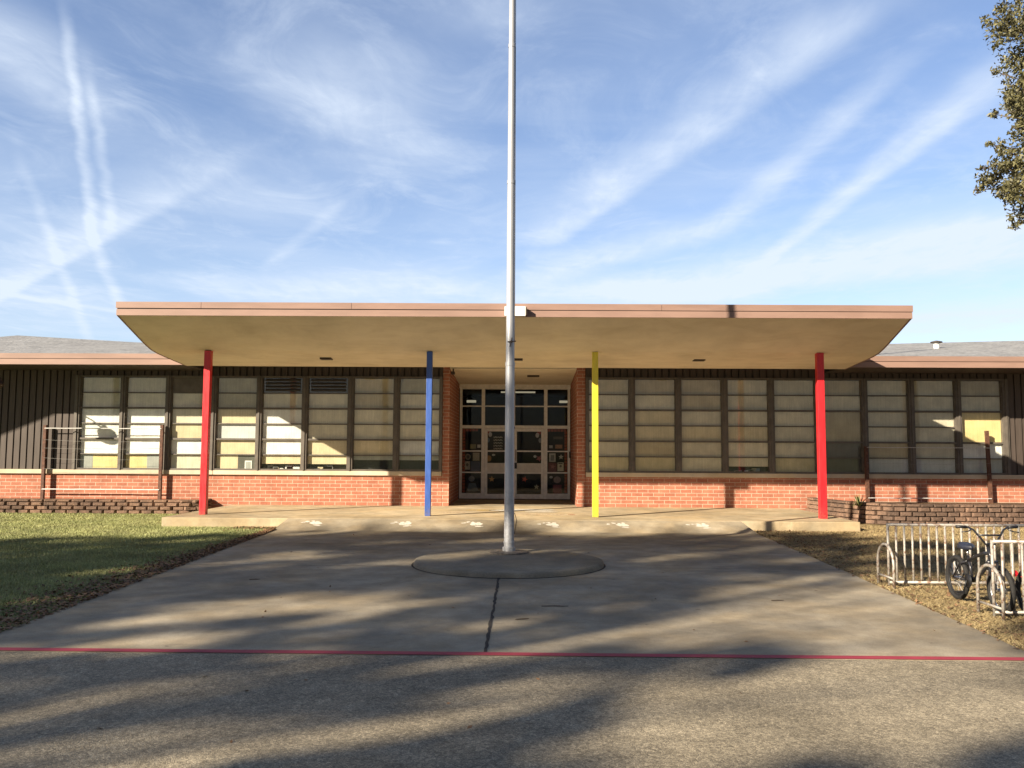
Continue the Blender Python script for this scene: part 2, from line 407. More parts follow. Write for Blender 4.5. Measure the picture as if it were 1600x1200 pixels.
# ------------------------------------------------------------------ the setting: ground sheets
def rampz(Y): return 0.0 if Y < 18.7 else min(0.21, (Y - 18.7) / 0.8 * 0.21)
WF, WALL, POST = 19.5, 24.2, 20.45
DL = [(-4.99, 7.55), (-5.10, 10.0), (-5.22, 12.5), (-5.38, 15.5), (-5.55, 18.7), (-5.42, 19.5)]
DR = [(4.42, 7.55), (4.56, 10.0), (4.70, 12.5), (4.84, 15.5), (4.98, 18.7), (4.82, 19.5)]

kind(MB().add([(-400, -300, -0.03), (400, -300, -0.03), (400, 500, -0.03), (-400, 500, -0.03)], [(0, 1, 2, 3)]).build('ground', M['far']), 'structure')
lm = MB()
def strip(edgeL, edgeR, z):
    m = MB(); n = len(edgeL)
    m.add([(x, y, z) for x, y in edgeL] + [(x, y, z) for x, y in edgeR], [(i, n + i, n + i + 1, i + 1) for i in range(n - 1)])
    return m
lawn_r = [(x + 0.0, y) for x, y in DL[:-1]] + [(-5.6, 19.6), (-5.6, 24.2)]
lawn_l = [(-60, y) for x, y in lawn_r]
kind(strip(lawn_l, lawn_r, 0.0).build('lawn', M['lawn']), 'structure')
bare_l = [(x, y) for x, y in DR[:-1]] + [(5.0, 19.6), (5.0, 24.2)]
bare_r = [(60, y) for x, y in bare_l]
kind(strip(bare_l, bare_r, 0.0).build('dry_lawn', M['straw']), 'structure')

# driveway: fine strips so the apron can rise to the walkway, sides closed
ys = [7.55] + list(np.arange(8.0, 18.61, 0.5)) + [18.7, 18.85, 19.0, 19.15, 19.3, 19.45]
def interp(E, y):
    for (x0, y0), (x1, y1) in zip(E, E[1:]):
        if y0 <= y <= y1: return x0 + (x1 - x0) * (y - y0) / (y1 - y0)
    return E[-1][0] if y > E[-1][1] else E[0][0]
dm = MB(); vs = []
NX = 24
for y in ys:
    a, b = interp(DL, y), interp(DR, y)
    wob = 0.012 * math.sin(y * 3.1)
    for k in range(NX + 1): vs.append((a + (b - a) * k / NX + (wob if k in (0, NX) else 0), y, 0.012 + rampz(y)))
fs = [(j * (NX + 1) + k, j * (NX + 1) + k + 1, (j + 1) * (NX + 1) + k + 1, (j + 1) * (NX + 1) + k) for j in range(len(ys) - 1) for k in range(NX)]
dm.add(vs, fs)
for E in (DL, DR):
    sv = []
    for y in ys: sv += [(interp(E, y), y, 0.012 + rampz(y)), (interp(E, y), y, -0.1)]
    dm.add(sv, [(2 * i, 2 * i + 2, 2 * i + 3, 2 * i + 1) for i in range(len(ys) - 1)])
kind(dm.build('driveway', M['drive']), 'structure')
kind(MB().box(-60, 60, -30, 7.425, -0.02, 0.014).build('road', M['agg']), 'structure')
kind(MB().box(-60, 60, 7.425, 7.445, -0.02, 0.006).build('road_gap', M['stripgap']), 'structure')
kind(MB().box(-60, 60, 7.445, 7.55, -0.02, 0.012).build('driveway_edge', M['drive']), 'structure')
lawnr = MB()
tag(MB().add([(-14, 7.448, 0.017), (14, 7.448, 0.017), (14, 7.56, 0.017), (-14, 7.56, 0.017)], [(0, 1, 2, 3)]).build('painted_line', M['redline']),
    'long red painted line across the full width of the driveway', 'painted line')
# centre joint, wandering
jp = []; y = 7.57
while y < 11.95:
    jp.append((-0.352 - 0.03 * (y - 7.5) / 4.5 + random.uniform(-0.008, 0.008), y)); y += 0.12
jm = MB(); n = len(jp)
jw = [random.uniform(0.010, 0.020) for _ in jp]
jm.add([(x - w, y, 0.0165) for (x, y), w in zip(jp, jw)] + [(x + w, y, 0.0165) for (x, y), w in zip(jp, jw)], [(i, i + 1, n + i + 1, n + i) for i in range(n - 1)])
kind(jm.build('driveway_joint', M['crack']), 'structure')
jm = MB()
for yy in (13.05, 16.1):
    for x0, x1 in ((interp(DL, yy) + 0.02, -1.8 if yy < 14 else -0.1), (1.25 if yy < 14 else -0.1, interp(DR, yy) - 0.02)):
        jm.add([(x0, yy - 0.006, 0.0165), (x1, yy - 0.006, 0.0165), (x1, yy + 0.006, 0.0165), (x0, yy + 0.006, 0.0165)], [(0, 1, 2, 3)])
kind(jm.build('driveway_joint', M['stripgap']), 'structure')

# raised walkway under the canopy
wk = MB().box(-8.35, 7.52, WF, WALL + 0.05, -0.15, 0.21)
wo = kind(wk.build('walkway', M['walk'], bevel=0.02), 'structure')
kind(MB().box(-2.2, 1.4, WALL + 0.052, 27.9, -0.1, 0.206).build('entry_floor', M['drive']), 'structure')

# ------------------------------------------------------------------ the school building
B = empty('school_building', (-0.4, WALL, 0), 'long low brick school building with brown siding and wide banks of windows', 'school building')
BO = tuple(B.location)
def bp(mb, name, mat, parent=B, **k): return mb.build(name, mat, parent, BO, **k)
W0, W1 = 1.18, 3.82           # window bank, bottom and top
LX = [-12.895 + 1.3105 * k for k in range(9)]
RX = [1.66 + 1.31 * k for k in range(10)]
# brick base walls
bp(MB().box(-22, -2.41, WALL, WALL + 0.3, -0.1, 1.05), 'brick_wall', M['brick'])
bp(MB().box(1.66, 20, WALL, WALL + 0.3, -0.1, 1.05), 'brick_wall', M['brick'])
# brick piers that turn into the porch
bp(MB().box(-2.405, -2.21, WALL, 27.7, 0.1, 4.30), 'brick_pier', M['brick'])
bp(MB().box(1.41, 1.655, WALL, 27.7, 0.1, 4.30), 'brick_pier', M['brick'])
# sills, in lengths
for x0, x1 in ((-22, -8.92), (-8.91, -2.42)): bp(MB().box(x0, x1, WALL - 0.075, WALL + 0.3, 1.052, 1.176), 'window_sill', M['sill'], bevel=0.008)
for x0, x1 in ((1.665, 8.20), (8.21, 20)): bp(MB().box(x0, x1, WALL - 0.075, WALL + 0.3, 1.052, 1.176), 'window_sill', M['sill'], bevel=0.008)
# siding: boards with dark grooves
def siding(x0, x1, z0, z1):
    m = MB(); m.box(x0, x1, WALL + 0.03, WALL + 0.2, z0, z1)
    x = x0
    while x < x1 - 0.02:
        m.box(x + 0.022, min(x + 0.175, x1), WALL - 0.012, WALL + 0.028, z0 + 0.002, z1 - 0.002); x += 0.197
    return m
bp(siding(-22, LX[0] - 0.075, 1.178, 4.26), 'siding', M['siding'])
bp(siding(RX[9] + 0.075, 20, 1.178, 4.26), 'siding', M['siding'])
bp(siding(LX[0] - 0.07, -2.412, W1 + 0.052, 4.26), 'siding', M['siding'])
bp(siding(1.662, RX[9] + 0.07, W1 + 0.052, 4.26), 'siding', M['siding'])

TY = dict(Y=(0.66, 0.575, 0.385), C=(0.70, 0.65, 0.51), W=(0.90, 0.90, 0.86), G=(0.42, 0.44, 0.41), D=(0.055, 0.06, 0.06), T=(0.53, 0.455, 0.30),
          B=(0.80, 0.65, 0.32), L=(0.60, 0.62, 0.62), O=(0.46, 0.415, 0.27), S=(0.14, 0.14, 0.12))
# bay rows, top to bottom; a two-letter cell is split left|right, 'x/y' has the shade pulled to part height, '=' joins the pane above, '#' a louvre, '@' a blank panel
LBAY = [['C','C','W','W','W','GB'], ['C','C','W','W','W','BG'], ['@','C','C','Y','W','C'], ['O','O','Y','L','Y','YS'],
        ['#','C','W','W','W','Y/S'], ['#','C','C','C','Y','Y/S'], ['Y','T','C','C','Y','G/D'], ['O','C','C','C','L','G/D']]
RBAY = [['Y','C','C','Y','C','Y'], ['T','C','Y','Y','T','Y'], ['T','T','C','Y','C','C'], ['C','C','C','Y','C','C/S'], ['C','C','C','C','C','Y'],
        ['T','C','T','=','S','S'], ['C','C','C','C','T','L'], ['C','C','C','C','C','L'], ['T','C','B','=','W','L']]
ROW = (W1 - W0) / 6
def window_bay(x0, x1, rows, last):
    a, b = x0 + 0.075, x1 - 0.075
    fr = MB(); sh = MB()
    fr.box(a - 0.0, a + 0.018, WALL - 0.03, WALL + 0.10, W0 + 0.045, W1); fr.box(b - 0.018, b, WALL - 0.03, WALL + 0.10, W0 + 0.045, W1)
    fr.box(a, b, WALL - 0.055, WALL + 0.10, W0, W0 + 0.045); fr.box(a, b, WALL - 0.055, WALL + 0.10, W1, W1 + 0.05)
    for i in range(1, 6):
        if rows[i] == '=': continue
        z = W1 - ROW * i; h = 0.026 if i in (2, 4) else 0.016; pr = 0.03 if i in (2, 4) else 0.008
        fr.box(a + 0.018, b - 0.018, WALL - pr, WALL + 0.098, z - h, z + h)
    def q(xa, xb, za, zb, t, y=WALL + 0.062):
        y = y + random.uniform(-0.004, 0.004)
        k = random.uniform(0.93, 1.05); sh.box(xa, xb, y, y + 0.012, za, zb, tuple(c * k for c in TY[t]))
    w = MB(); lou = None
    for i, r in enumerate(rows):
        zt = W1 - ROW * i; zb = zt - ROW
        if r == '=': continue
        if i + 1 < 6 and rows[i + 1] == '=': zb -= ROW
        if r == '#':
            lou = MB(); lou.box(a + 0.018, b - 0.018, WALL + 0.055, WALL + 0.09, zb + 0.02, zt - 0.01)
            for j in range(4):
                z = zb + 0.06 + j * 0.095
                lou.add([(a + 0.08, WALL - 0.03, z), (b - 0.08, WALL - 0.03, z), (b - 0.08, WALL + 0.05, z + 0.075), (a + 0.08, WALL + 0.05, z + 0.075),
                         (a + 0.08, WALL - 0.03, z + 0.012), (b - 0.08, WALL - 0.03, z + 0.012), (b - 0.08, WALL + 0.05, z + 0.087), (a + 0.08, WALL + 0.05, z + 0.087)],
                        [(0,1,2,3),(4,7,6,5),(0,4,5,1),(2,6,7,3),(1,5,6,2),(0,3,7,4)])
            continue
        if r == '@':
            lou = MB(); lou.box(a + 0.018, b - 0.018, WALL + 0.0, WALL + 0.09, zb + 0.02, zt - 0.001); continue
        A, Bx = a + 0.02, b - 0.02
        if '/' in r:
            t1, t2 = r.split('/'); zm = zb + ROW * (0.42 if t2 == 'S' else 0.70)
            q(A, Bx, zm, zt - 0.012, t1); q(A, Bx, zb + 0.012, zm - 0.001, t2, WALL + 0.30)
            if t2 == 'S':
                for _ in range(7):
                    xx = random.uniform(A + 0.1, Bx - 0.25); hh = random.uniform(0.04, 0.13)
                    sh.box(xx, xx + random.uniform(0.08, 0.24), WALL + 0.19, WALL + 0.25, zb + 0.013, zb + 0.013 + hh, TY[random.choice('YCWGST')])
        elif len(r) == 2:
            xm = A + (Bx - A) * (0.33 if r[0] == 'G' else 0.55)
            q(A, xm, zb + 0.012, zt - 0.012, r[0]); q(xm + 0.002, Bx, zb + 0.012, zt - 0.012, r[1])
            if r == 'YS':
                sh.box(Bx - 0.30, Bx - 0.10, WALL + 0.047, WALL + 0.053, zb + 0.03, zb + 0.27, TY['W']); sh.box(Bx - 0.27, Bx - 0.13, WALL + 0.042, WALL + 0.046, zb + 0.05, zb + 0.24, TY['G'])
        else:
            q(A, Bx, zb + 0.012, zt - 0.012, r)
    wo = bp(fr, 'window', M['frame'])
    bp(sh, 'roller_shade', M['shade'], wo, tint=True)
    bp(MB().box(a + 0.016, b - 0.016, WALL + 0.030, WALL + 0.034, W0 + 0.04, W1), 'glass_pane', M['glass'], wo)
    if lou: bp(lou, 'louvre' if '#' in rows else 'blank_panel', M['frame'], wo)
for X, BAY in ((LX, LBAY), (RX, RBAY)):
    for i, rows in enumerate(BAY): window_bay(X[i], X[i + 1], rows, False)
    for i, x in enumerate(X):
        h = 0.074
        l, r = (x - h, x + h)
        if i == 0 and X is RX: l = 1.662
        if i == len(X) - 1 and X is LX: r = -2.412
        m = MB(); m.box(l, r, WALL - 0.065, WALL + 0.12, W0 - 0.0, W1 + 0.05)
        if r - l > 0.14: m.box(x - 0.022, x + 0.022, WALL - 0.095, WALL - 0.066, W0 + 0.001, W1 + 0.049)
        bp(m, 'mullion', M['frame'])
# room behind the shades, closed
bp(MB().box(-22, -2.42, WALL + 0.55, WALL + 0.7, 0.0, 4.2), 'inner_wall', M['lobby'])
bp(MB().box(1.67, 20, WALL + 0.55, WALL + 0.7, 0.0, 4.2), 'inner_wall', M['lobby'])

# roof, eaves and fascia (two broken by the canopy)
EY = 22.38
def ridge(x):
    P = [(-30, 5.3), (-18.3, 5.62), (-17.7, 5.672), (-13.48, 5.44), (-9, 5.36), (8, 5.40), (12.43, 5.48), (16.86, 5.60), (30, 5.5)]
    for (a, za), (b, zb) in zip(P, P[1:]):
        if a <= x <= b: return za + (zb - za) * (x - a) / (b - a)
    return 5.4
rx = sorted(set(list(np.arange(-24, 22.1, 1.5)) + [-18.3, -17.7, -13.48, 12.43, 16.86]))
rm = MB(); vs = []
for x in rx: vs += [(x, EY + 0.02, 4.30), (x, 29.0, ridge(x)), (x, 38, 4.3)]
rm.add(vs, [(3 * i + k, 3 * i + k + 1, 3 * i + 4 + k, 3 * i + 3 + k) for i in range(len(rx) - 1) for k in (0, 1)])
ro = bp(rm, 'roof', M['roof'])
for x0, x1 in ((-24, -9.16), (8.43, 22)):
    f = MB().box(x0, x1, EY, EY + 0.05, 4.005, 4.155)
    u = MB().box(x0, x1, EY - 0.018, EY + 0.045, 4.165, 4.30)
    fo = bp(f, 'fascia', M['trim2']); bp(u, 'fascia_cap', M['trim'], fo)
    bp(MB().box(x0, x1, EY + 0.052, WALL + 0.2, 4.02, 4.05), 'eave_soffit', M['siding'])
bp(MB().box(-9.155, 8.425, 22.6, WALL + 0.2, 4.262, 4.29), 'eave_soffit', M['siding'])
# plumbing vent with a cap on the right-hand roof
vp = at(1463.5, 548, 26.2)
v = MB().tube([(vp.x, 26.2, vp.z - 0.2), (vp.x, 26.2, vp.z + 0.24)], 0.085, 14)
vo = bp(v, 'vent_pipe', M['white'], smooth=False)
bp(MB().tube([(vp.x, 26.2, vp.z + 0.245), (vp.x, 26.2, vp.z + 0.275), (vp.x, 26.2, vp.z + 0.31)], [0.17, 0.17, 0.03], 16), 'vent_cap', M['dark'], vo)
# eave lamp on an arm
LP = Vector((-12.16 - 1.085 * 1.9, 22.3, 2.244 + 0.69 * 1.9))
l = MB().tube([(LP.x - 0.62, 22.42, 4.03), (LP.x - 0.40, 22.3, 3.93), (LP.x - 0.1, 22.3, 3.70)], 0.022, 8)
lo_ = bp(l, 'eave_lamp', M['dark'])
bp(MB().tube([(LP.x - 0.05, 22.3, LP.z + 0.20), (LP.x, 22.3, LP.z + 0.08), (LP.x + 0.03, 22.3, LP.z + 0.02), (LP.x + 0.1, 22.3, LP.z - 0.17), (LP.x + 0.12, 22.3, LP.z - 0.23)], [0.06, 0.11, 0.20, 0.21, 0.10], 16), 'lamp_shade', M['dark'], lo_)
# security camera high on the left pier
cm = MB().box(-2.16, -2.06, 23.95, 24.15, 3.93, 4.0); cm.tube([(-2.11, 24.1, 4.0), (-2.11, 24.1, 4.09)], 0.02, 8)
bp(cm, 'security_camera', M['dark'])

# porch ceiling, header
bp(MB().prismx([(WALL + 0.0, 4.10), (27.6, 3.92), (27.6, 4.28), (WALL + 0.0, 4.28)], -2.208, 1.408), 'porch_ceiling', M['soffit'])
bp(MB().box(-2.208, 1.408, 27.602, 27.85, 3.80, 4.28), 'door_header', M['alu'])
for yy in (25.4,): bp(MB().box(-0.1 + 0.1, 0.36, yy, yy + 0.2, 3.99, 4.035), 'porch_light', M['dark'])
# lobby behind the doors
lb = MB(); L0, L1, LZ, LY = -3.2, 2.5, 3.98, 34.5
lb.box(L0, L0 + 0.1, 27.9, LY, 0.2, LZ); lb.box(L1 - 0.1, L1, 27.9, LY, 0.2, LZ); lb.box(L0, L1, LY, LY + 0.1, 0.2, LZ)
lb.box(L0, L1, 27.86, LY, LZ, LZ + 0.1); lb.box(L0, L1, 27.9, LY, 0.08, 0.2)
lb.box(L0, -2.21, 27.75, 27.9, 0.2, LZ); lb.box(1.41, L1, 27.75, 27.9, 0.2, LZ)
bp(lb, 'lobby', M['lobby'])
for yy in (29.6, 31.6): bp(MB().box(-0.98, 0.30, yy, yy + 0.16, LZ - 0.05, LZ - 0.002), 'ceiling_light', M['lamp'])
for xx in (-2.35, 1.25): bp(MB().box(xx, xx + 0.36, 33.0, 33.1, 3.64, 3.73), 'ceiling_light', M['lamp'])

# entrance: fixed frame, transoms, sidelights, two doors
DY = 27.70
FX = [-2.19, -1.427, -0.421, 0.604, 1.395]
FZ0, FZT, FZM, FZ1 = 0.21, 2.545, 3.218, 3.80
ef = MB()
for i, x in enumerate(FX):
    w = 0.045 if 0 < i < 4 else 0.04
    x0, x1 = (x, x + 0.08) if i == 0 else ((x - 0.08, x) if i == 4 else (x - 0.055, x + 0.055))
    if i == 2: ef.box(x - 0.03, x + 0.03, DY - 0.05, DY + 0.06, FZT, FZ1)
    else: ef.box(x0, x1, DY - 0.05, DY + 0.06, FZ0, FZ1)
for a, b in zip(FX, FX[1:]):
    l = a + (0.08 if a == FX[0] else (0.03 if a == FX[2] else 0.055)); r = b - (0.08 if b == FX[4] else (0.03 if b == FX[2] else 0.055))
    ef.box(l, r, DY - 0.042, DY + 0.055, FZT - 0.05, FZT + 0.05)
    ef.box(l, r, DY - 0.035, DY + 0.05, FZM - 0.02, FZM + 0.02); ef.box(l, r, DY - 0.042, DY + 0.055, FZ1 - 0.03, FZ1)
efo = bp(ef, 'entrance_frame', M['alu'])
for a, b in zip(FX, FX[1:]):
    bp(MB().box(a + 0.04, b - 0.04, DY, DY + 0.006, FZT + 0.05, FZ1 - 0.03), 'transom_pane', M['dglass'], efo)
for a, b in ((FX[0] + 0.08, FX[1] - 0.055), (FX[3] + 0.055, FX[4] - 0.08)):
    s = MB()
    s.box(a, b, DY - 0.04, DY + 0.05, FZ0, FZ0 + 0.19)
    so = bp(s, 'sidelight', M['alu'])
    for z in (1.07, 1.76): bp(MB().box(a, b, DY - 0.03, DY + 0.045, z - 0.02, z + 0.02), 'glazing_bar', M['alu'], so)
    bp(MB().box(a, b, DY, DY + 0.006, FZ0 + 0.19, FZT - 0.05), 'glass_pane', M['dglass'], so)
    e0 = a + 0.0 if a < -1 else b - 0.11
    # red and tan paper borders stuck round the sidelight glass
    bd = MB(); z = FZ0 + 0.22
    while z < FZT - 0.16:
        for ci in range(1): bd.box(e0 + 0.01, e0 + 0.10, DY + 0.010, DY + 0.014, z, z + 0.085)
        z += 0.105
    x = a + 0.01
    while x < b - 0.1:
        bd.box(x, x + 0.085, DY + 0.010, DY + 0.014, FZT - 0.145, FZT - 0.06); x += 0.105
    bp(bd, 'paper_border', paper((0.30, 0.09, 0.06)), so)
for sgn, a, b in ((-1, FX[1] + 0.06, FX[2] - 0.006), (1, FX[2] + 0.006, FX[3] - 0.06)):
    d = MB(); y0, y1 = DY - 0.03, DY + 0.03; zt = FZT - 0.056
    d.box(a, a + 0.085, y0, y1, FZ0 + 0.02, zt); d.box(b - 0.085, b, y0, y1, FZ0 + 0.02, zt)
    l, r = a + 0.085, b - 0.085
    d.box(l, r, y0, y1, zt - 0.09, zt); d.box(l, r, y0, y1, FZ0 + 0.02, FZ0 + 0.17)
    d.box(l, r, y0 + 0.006, y1, 1.74, 1.785); d.box(l, r, y0 + 0.006, y1, 1.035, 1.085)
    do = bp(d, 'door', M['alu'])
    bp(MB().box(l, r, DY - 0.016, DY + 0.016, 1.087, 1.375), 'door_panel', M['panelgrey'], do)
    bp(MB().box(l, r, DY, DY + 0.006, FZ0 + 0.17, 1.035), 'glass_pane', M['dglass'], do)
    bp(MB().box(l, r, DY, DY + 0.006, 1.377, zt - 0.09), 'glass_pane', M['dglass'], do)
    hx = b - 0.05 if sgn < 0 else a + 0.05
    if sgn > 0:
        bp(MB().box(hx - 0.045, hx + 0.04, y0 - 0.03, y0 - 0.001, 1.20, 1.39), 'lock_box', M['black'], do)
    bp(MB().tube([(hx, y0 - 0.002, 1.44), (hx, y0 - 0.07, 1.46), (hx, y0 - 0.07, 1.80), (hx, y0 - 0.002, 1.82)], 0.012, 8), 'handle', M['chrome'], do)
bp(MB().box(FX[0], FX[4], DY - 0.09, DY + 0.05, 0.2065, 0.228), 'threshold', M['dark'])
bp(MB().box(1.36, 1.405, DY - 0.20, DY - 0.06, 1.55, 1.76), 'card_reader', M['black'])

# ------------------------------------------------------------------ paper decorations behind the door glass
def dx(px): return (px - 824) / 1330 * DY
def dz(py): return CAMZ + (705 - py) / 1330 * DY
def flat_poly(pts, y, th=0.003):
    m = MB(); n = len(pts)
    m.add([(x, y, z) for x, z in pts] + [(x, y + th, z) for x, z in pts],
          [tuple(range(n)), tuple(range(n, 2 * n))[::-1]] + [(i, (i + 1) % n, n + (i + 1) % n, n + i) for i in range(n)])
    return m
def star(px, py, r, rot=0.0):
    x, z = dx(px), dz(py)
    return [(x + (r if k % 2 == 0 else r * 0.45) * math.sin(rot + k * math.pi / 5), z + (r if k % 2 == 0 else r * 0.45) * math.cos(rot + k * math.pi / 5)) for k in range(10)]
def oval(px, py, rx_, rz_, n=18):
    x, z = dx(px), dz(py); return [(x + rx_ * math.cos(2 * math.pi * k / n), z + rz_ * math.sin(2 * math.pi * k / n)) for k in range(n)]
def rect(px0, py0, px1, py1): return [(dx(px0), dz(py0)), (dx(px1), dz(py0)), (dx(px1), dz(py1)), (dx(px0), dz(py1))]
PY0 = DY + 0.018
def deco(name, pts, col, label, cat, group=None, inner=(), y=None):
    y = PY0 if y is None else y
    o = flat_poly(pts, y).build(name, paper(col)); tag(o, label, cat, group)
    for nm, p, c in inner: flat_poly(p, y - 0.004).build(nm, paper(c), o)
    return o
G1 = 'paper stars on the entrance glass'
deco('paper_star', star(769.5, 748.5, 0.10), (0.50, 0.27, 0.08), 'orange paper star low on the left entrance door', 'paper star', G1)
deco('paper_star', star(820.5, 748.5, 0.10, 0.3), (0.52, 0.10, 0.05), 'red paper star low on the right entrance door', 'paper star', G1)
deco('paper_star', star(839, 760, 0.09, 0.1), (0.48, 0.45, 0.33), 'cream paper star on the right entrance door, below the red star', 'paper star', G1)
deco('paper_star', star(877, 713.5, 0.09), (0.48, 0.47, 0.42), 'white paper star in the right sidelight, beside the framed notice', 'paper star', G1)
deco('paper_star', star(864, 728.5, 0.09, 0.2), (0.30, 0.14, 0.14), 'faded maroon paper star in the right sidelight, beside the white flyer', 'paper star', G1)
G2 = 'paper balloons on the entrance doors'
deco('paper_balloon', oval(764, 675, 0.065, 0.085), (0.30, 0.06, 0.05), 'red paper balloon at the top corner of the left door', 'paper balloon', G2, y=PY0 + 0.006)
deco('paper_balloon', oval(766.5, 679, 0.06, 0.08), (0.44, 0.45, 0.46), 'white paper balloon overlapping a red one on the left door', 'paper balloon', G2)
deco('paper_balloon', oval(763, 688, 0.055, 0.08), (0.12, 0.19, 0.25), 'blue grey paper balloon under the white one on the left door', 'paper balloon', G2)
deco('paper_balloon', oval(843, 675, 0.065, 0.085), (0.28, 0.06, 0.06), 'red paper balloon at the top corner of the right door', 'paper balloon', G2, y=PY0 + 0.006)
deco('paper_balloon', oval(840, 680, 0.06, 0.08), (0.44, 0.42, 0.42), 'white paper balloon overlapping a red one on the right door', 'paper balloon', G2)
deco('paper_balloon', oval(844.5, 688, 0.055, 0.08), (0.22, 0.23, 0.26), 'grey paper balloon under the white one on the right door', 'paper balloon', G2)
# five rows of small white block letters on the left door, too faint to read
LT = empty('window_lettering', (dx(778), PY0, dz(700)), 'five short rows of white lettering on the left entrance door', 'lettering')
for r_ in range(5):
    lt = MB(); z = dz(682 + r_ * 4.4); x = dx(772); k = 0
    while x < dx(784.5):
        w = 0.026 + 0.012 * ((k * 7 + r_ * 3) % 3) / 2
        lt.box(x, x + w * 0.35, PY0, PY0 + 0.002, z - 0.055, z); lt.box(x + w * 0.35, x + w, PY0, PY0 + 0.002, z - 0.055 + 0.02 * (k % 2), z - 0.03 + 0.02 * (k % 2)); x += w + 0.011; k += 1
    lt.build('letter_row', paper((0.50, 0.49, 0.42)), LT, tuple(LT.location))
G3 = 'notices in the sidelights'
deco('notice', rect(858.5, 708, 868.5, 721), (0.50, 0.49, 0.45), 'white framed notice with a grey sheet in the right sidelight', 'notice', G3, [('printed_sheet', rect(861, 710.5, 866.5, 719.5), (0.22, 0.22, 0.22))])
deco('notice', rect(871.5, 722, 881, 735.5), (0.55, 0.52, 0.40), 'cream flyer with a dark heading in the right sidelight', 'notice', G3, [('heading', rect(873, 723, 879.5, 724.5), (0.08, 0.08, 0.09)), ('emblem', oval(876.3, 727.8, 0.04, 0.04), (0.16, 0.15, 0.15))])
deco('notice', rect(857, 722.5, 870, 737), (0.16, 0.055, 0.06), 'dark maroon card behind a star in the right sidelight', 'notice', G3, y=PY0 + 0.008)
deco('notice', rect(868, 694.5, 879, 700.5), (0.36, 0.20, 0.12), 'small tan card in the upper right sidelight', 'notice', G3)
deco('notice', rect(858.5, 695.5, 864, 700), (0.34, 0.34, 0.34), 'small square grey card in the upper right sidelight', 'notice', G3)
deco('notice', rect(865, 682, 880, 686), (0.10, 0.09, 0.07), 'dark strip card near the top of the right sidelight', 'notice', G3)
deco('notice', rect(739.5, 707.5, 750, 720), (0.34, 0.30, 0.25), 'plain beige sheet in the left sidelight above the blue sheet', 'notice', G3)
deco('notice', rect(726.5, 721, 735.5, 734), (0.40, 0.38, 0.31), 'cream flyer with a dark emblem in the left sidelight', 'notice', G3, [('emblem', oval(731, 726.5, 0.045, 0.055), (0.12, 0.12, 0.11))])
deco('notice', rect(736.5, 721, 751, 736), (0.07, 0.075, 0.13), 'dark blue sheet in the left sidelight', 'notice', G3, y=PY0 + 0.008)
deco('notice', rect(746.5, 695, 751.5, 700), (0.46, 0.46, 0.46), 'small square white card in the upper left sidelight', 'notice', G3)
deco('notice', rect(735, 694.5, 744.5, 701.5), (0.22, 0.20, 0.09), 'olive card in the upper left sidelight', 'notice', G3)
deco('notice', oval(732, 714, 0.09, 0.10), (0.24, 0.22, 0.17), 'round wreath shaped cutout in the left sidelight', 'notice', G3, [('wreath_centre', oval(732, 714, 0.05, 0.055), (0.09, 0.085, 0.07))])
deco('paper_figure', oval(871, 749, 0.12, 0.11), (0.22, 0.17, 0.17), 'faded round paper cutout above a pink skirt shape in the right sidelight', 'paper cutout', None)
deco('paper_figure', rect(864.5, 756.5, 878, 771), (0.20, 0.065, 0.07), 'dull pink square paper cutout at the bottom of the right sidelight', 'paper cutout', None)
deco('paper_figure', [(dx(731), dz(767)), (dx(734), dz(755)), (dx(744), dz(755)), (dx(749), dz(767))], (0.09, 0.13, 0.15), 'grey blue skirt shaped cutout at the bottom of the left sidelight', 'paper cutout', None)
deco('paper_figure', oval(738, 748, 0.10, 0.09), (0.16, 0.17, 0.18), 'grey round paper cutout above the grey blue skirt in the left sidelight', 'paper cutout', None)
deco('paper_figure', oval(764.5, 716.5, 0.085, 0.10), (0.36, 0.20, 0.08), 'orange rounded paper cutout on the left door above the push panel', 'paper cutout', None)
deco('paper_figure', star(843, 716, 0.11, 0.5), (0.36, 0.13, 0.15), 'pink spiky paper cutout on the right door above the push panel', 'paper cutout', None)
G4 = 'speech bubbles on the doors'
deco('paper_bubble', oval(772, 711, 0.055, 0.035), (0.46, 0.46, 0.45), 'small white paper bubble on the left door beside the orange cutout', 'paper cutout', G4)
deco('paper_bubble', oval(836.5, 713, 0.05, 0.045), (0.46, 0.46, 0.45), 'small white paper bubble on the right door beside the pink cutout', 'paper cutout', G4)
deco('paper_bubble', oval(861.5, 745, 0.055, 0.04), (0.42, 0.42, 0.41), 'small white paper bubble low in the right sidelight', 'paper cutout', G4)

# ------------------------------------------------------------------ entrance canopy
CX0, CX1, CF, CB = -9.15, 8.42, 18.6, 22.5
K = empty('entrance_canopy', (-0.37, POST, 0.21), 'wide cream entrance canopy tilted up at the front on four coloured posts', 'canopy')
KO = tuple(K.location)
def kp(mb, name, mat, parent=K, **k): return mb.build(name, mat, parent, KO, **k)
prof = [(CF + 0.03, 4.722), (19.75, 4.345), (20.1, 4.235), (20.4, 4.158), (20.75, 4.112), (21.3, 4.068), (CB, 3.985), (CB + 0.09, 3.985), (CB + 0.09, 4.45), (21.0, 4.70), (CF + 0.03, 4.985)]
kp(MB().prismx(prof, CX0 + 0.03, CX1 - 0.03, 0.012, -0.012), 'soffit_slab', M['soffit'])
def band(y0, y1, z0, z1, dzl, dzr, x0, x1): return MB().prismx([(y0, z0), (y1, z0), (y1, z1), (y0, z1)], x0, x1, dzl, dzr)
lf = kp(band(CF, CF + 0.029, 4.715, 4.855, 0.014, -0.014, CX0, CX1), 'fascia', M['trim2'])
seams = [CX0 - 0.012, -7.25, -3.9, 2.95, CX1 + 0.012]
tilt = lambda x: 0.022 - 0.044 * (x - CX0) / (CX1 - CX0)
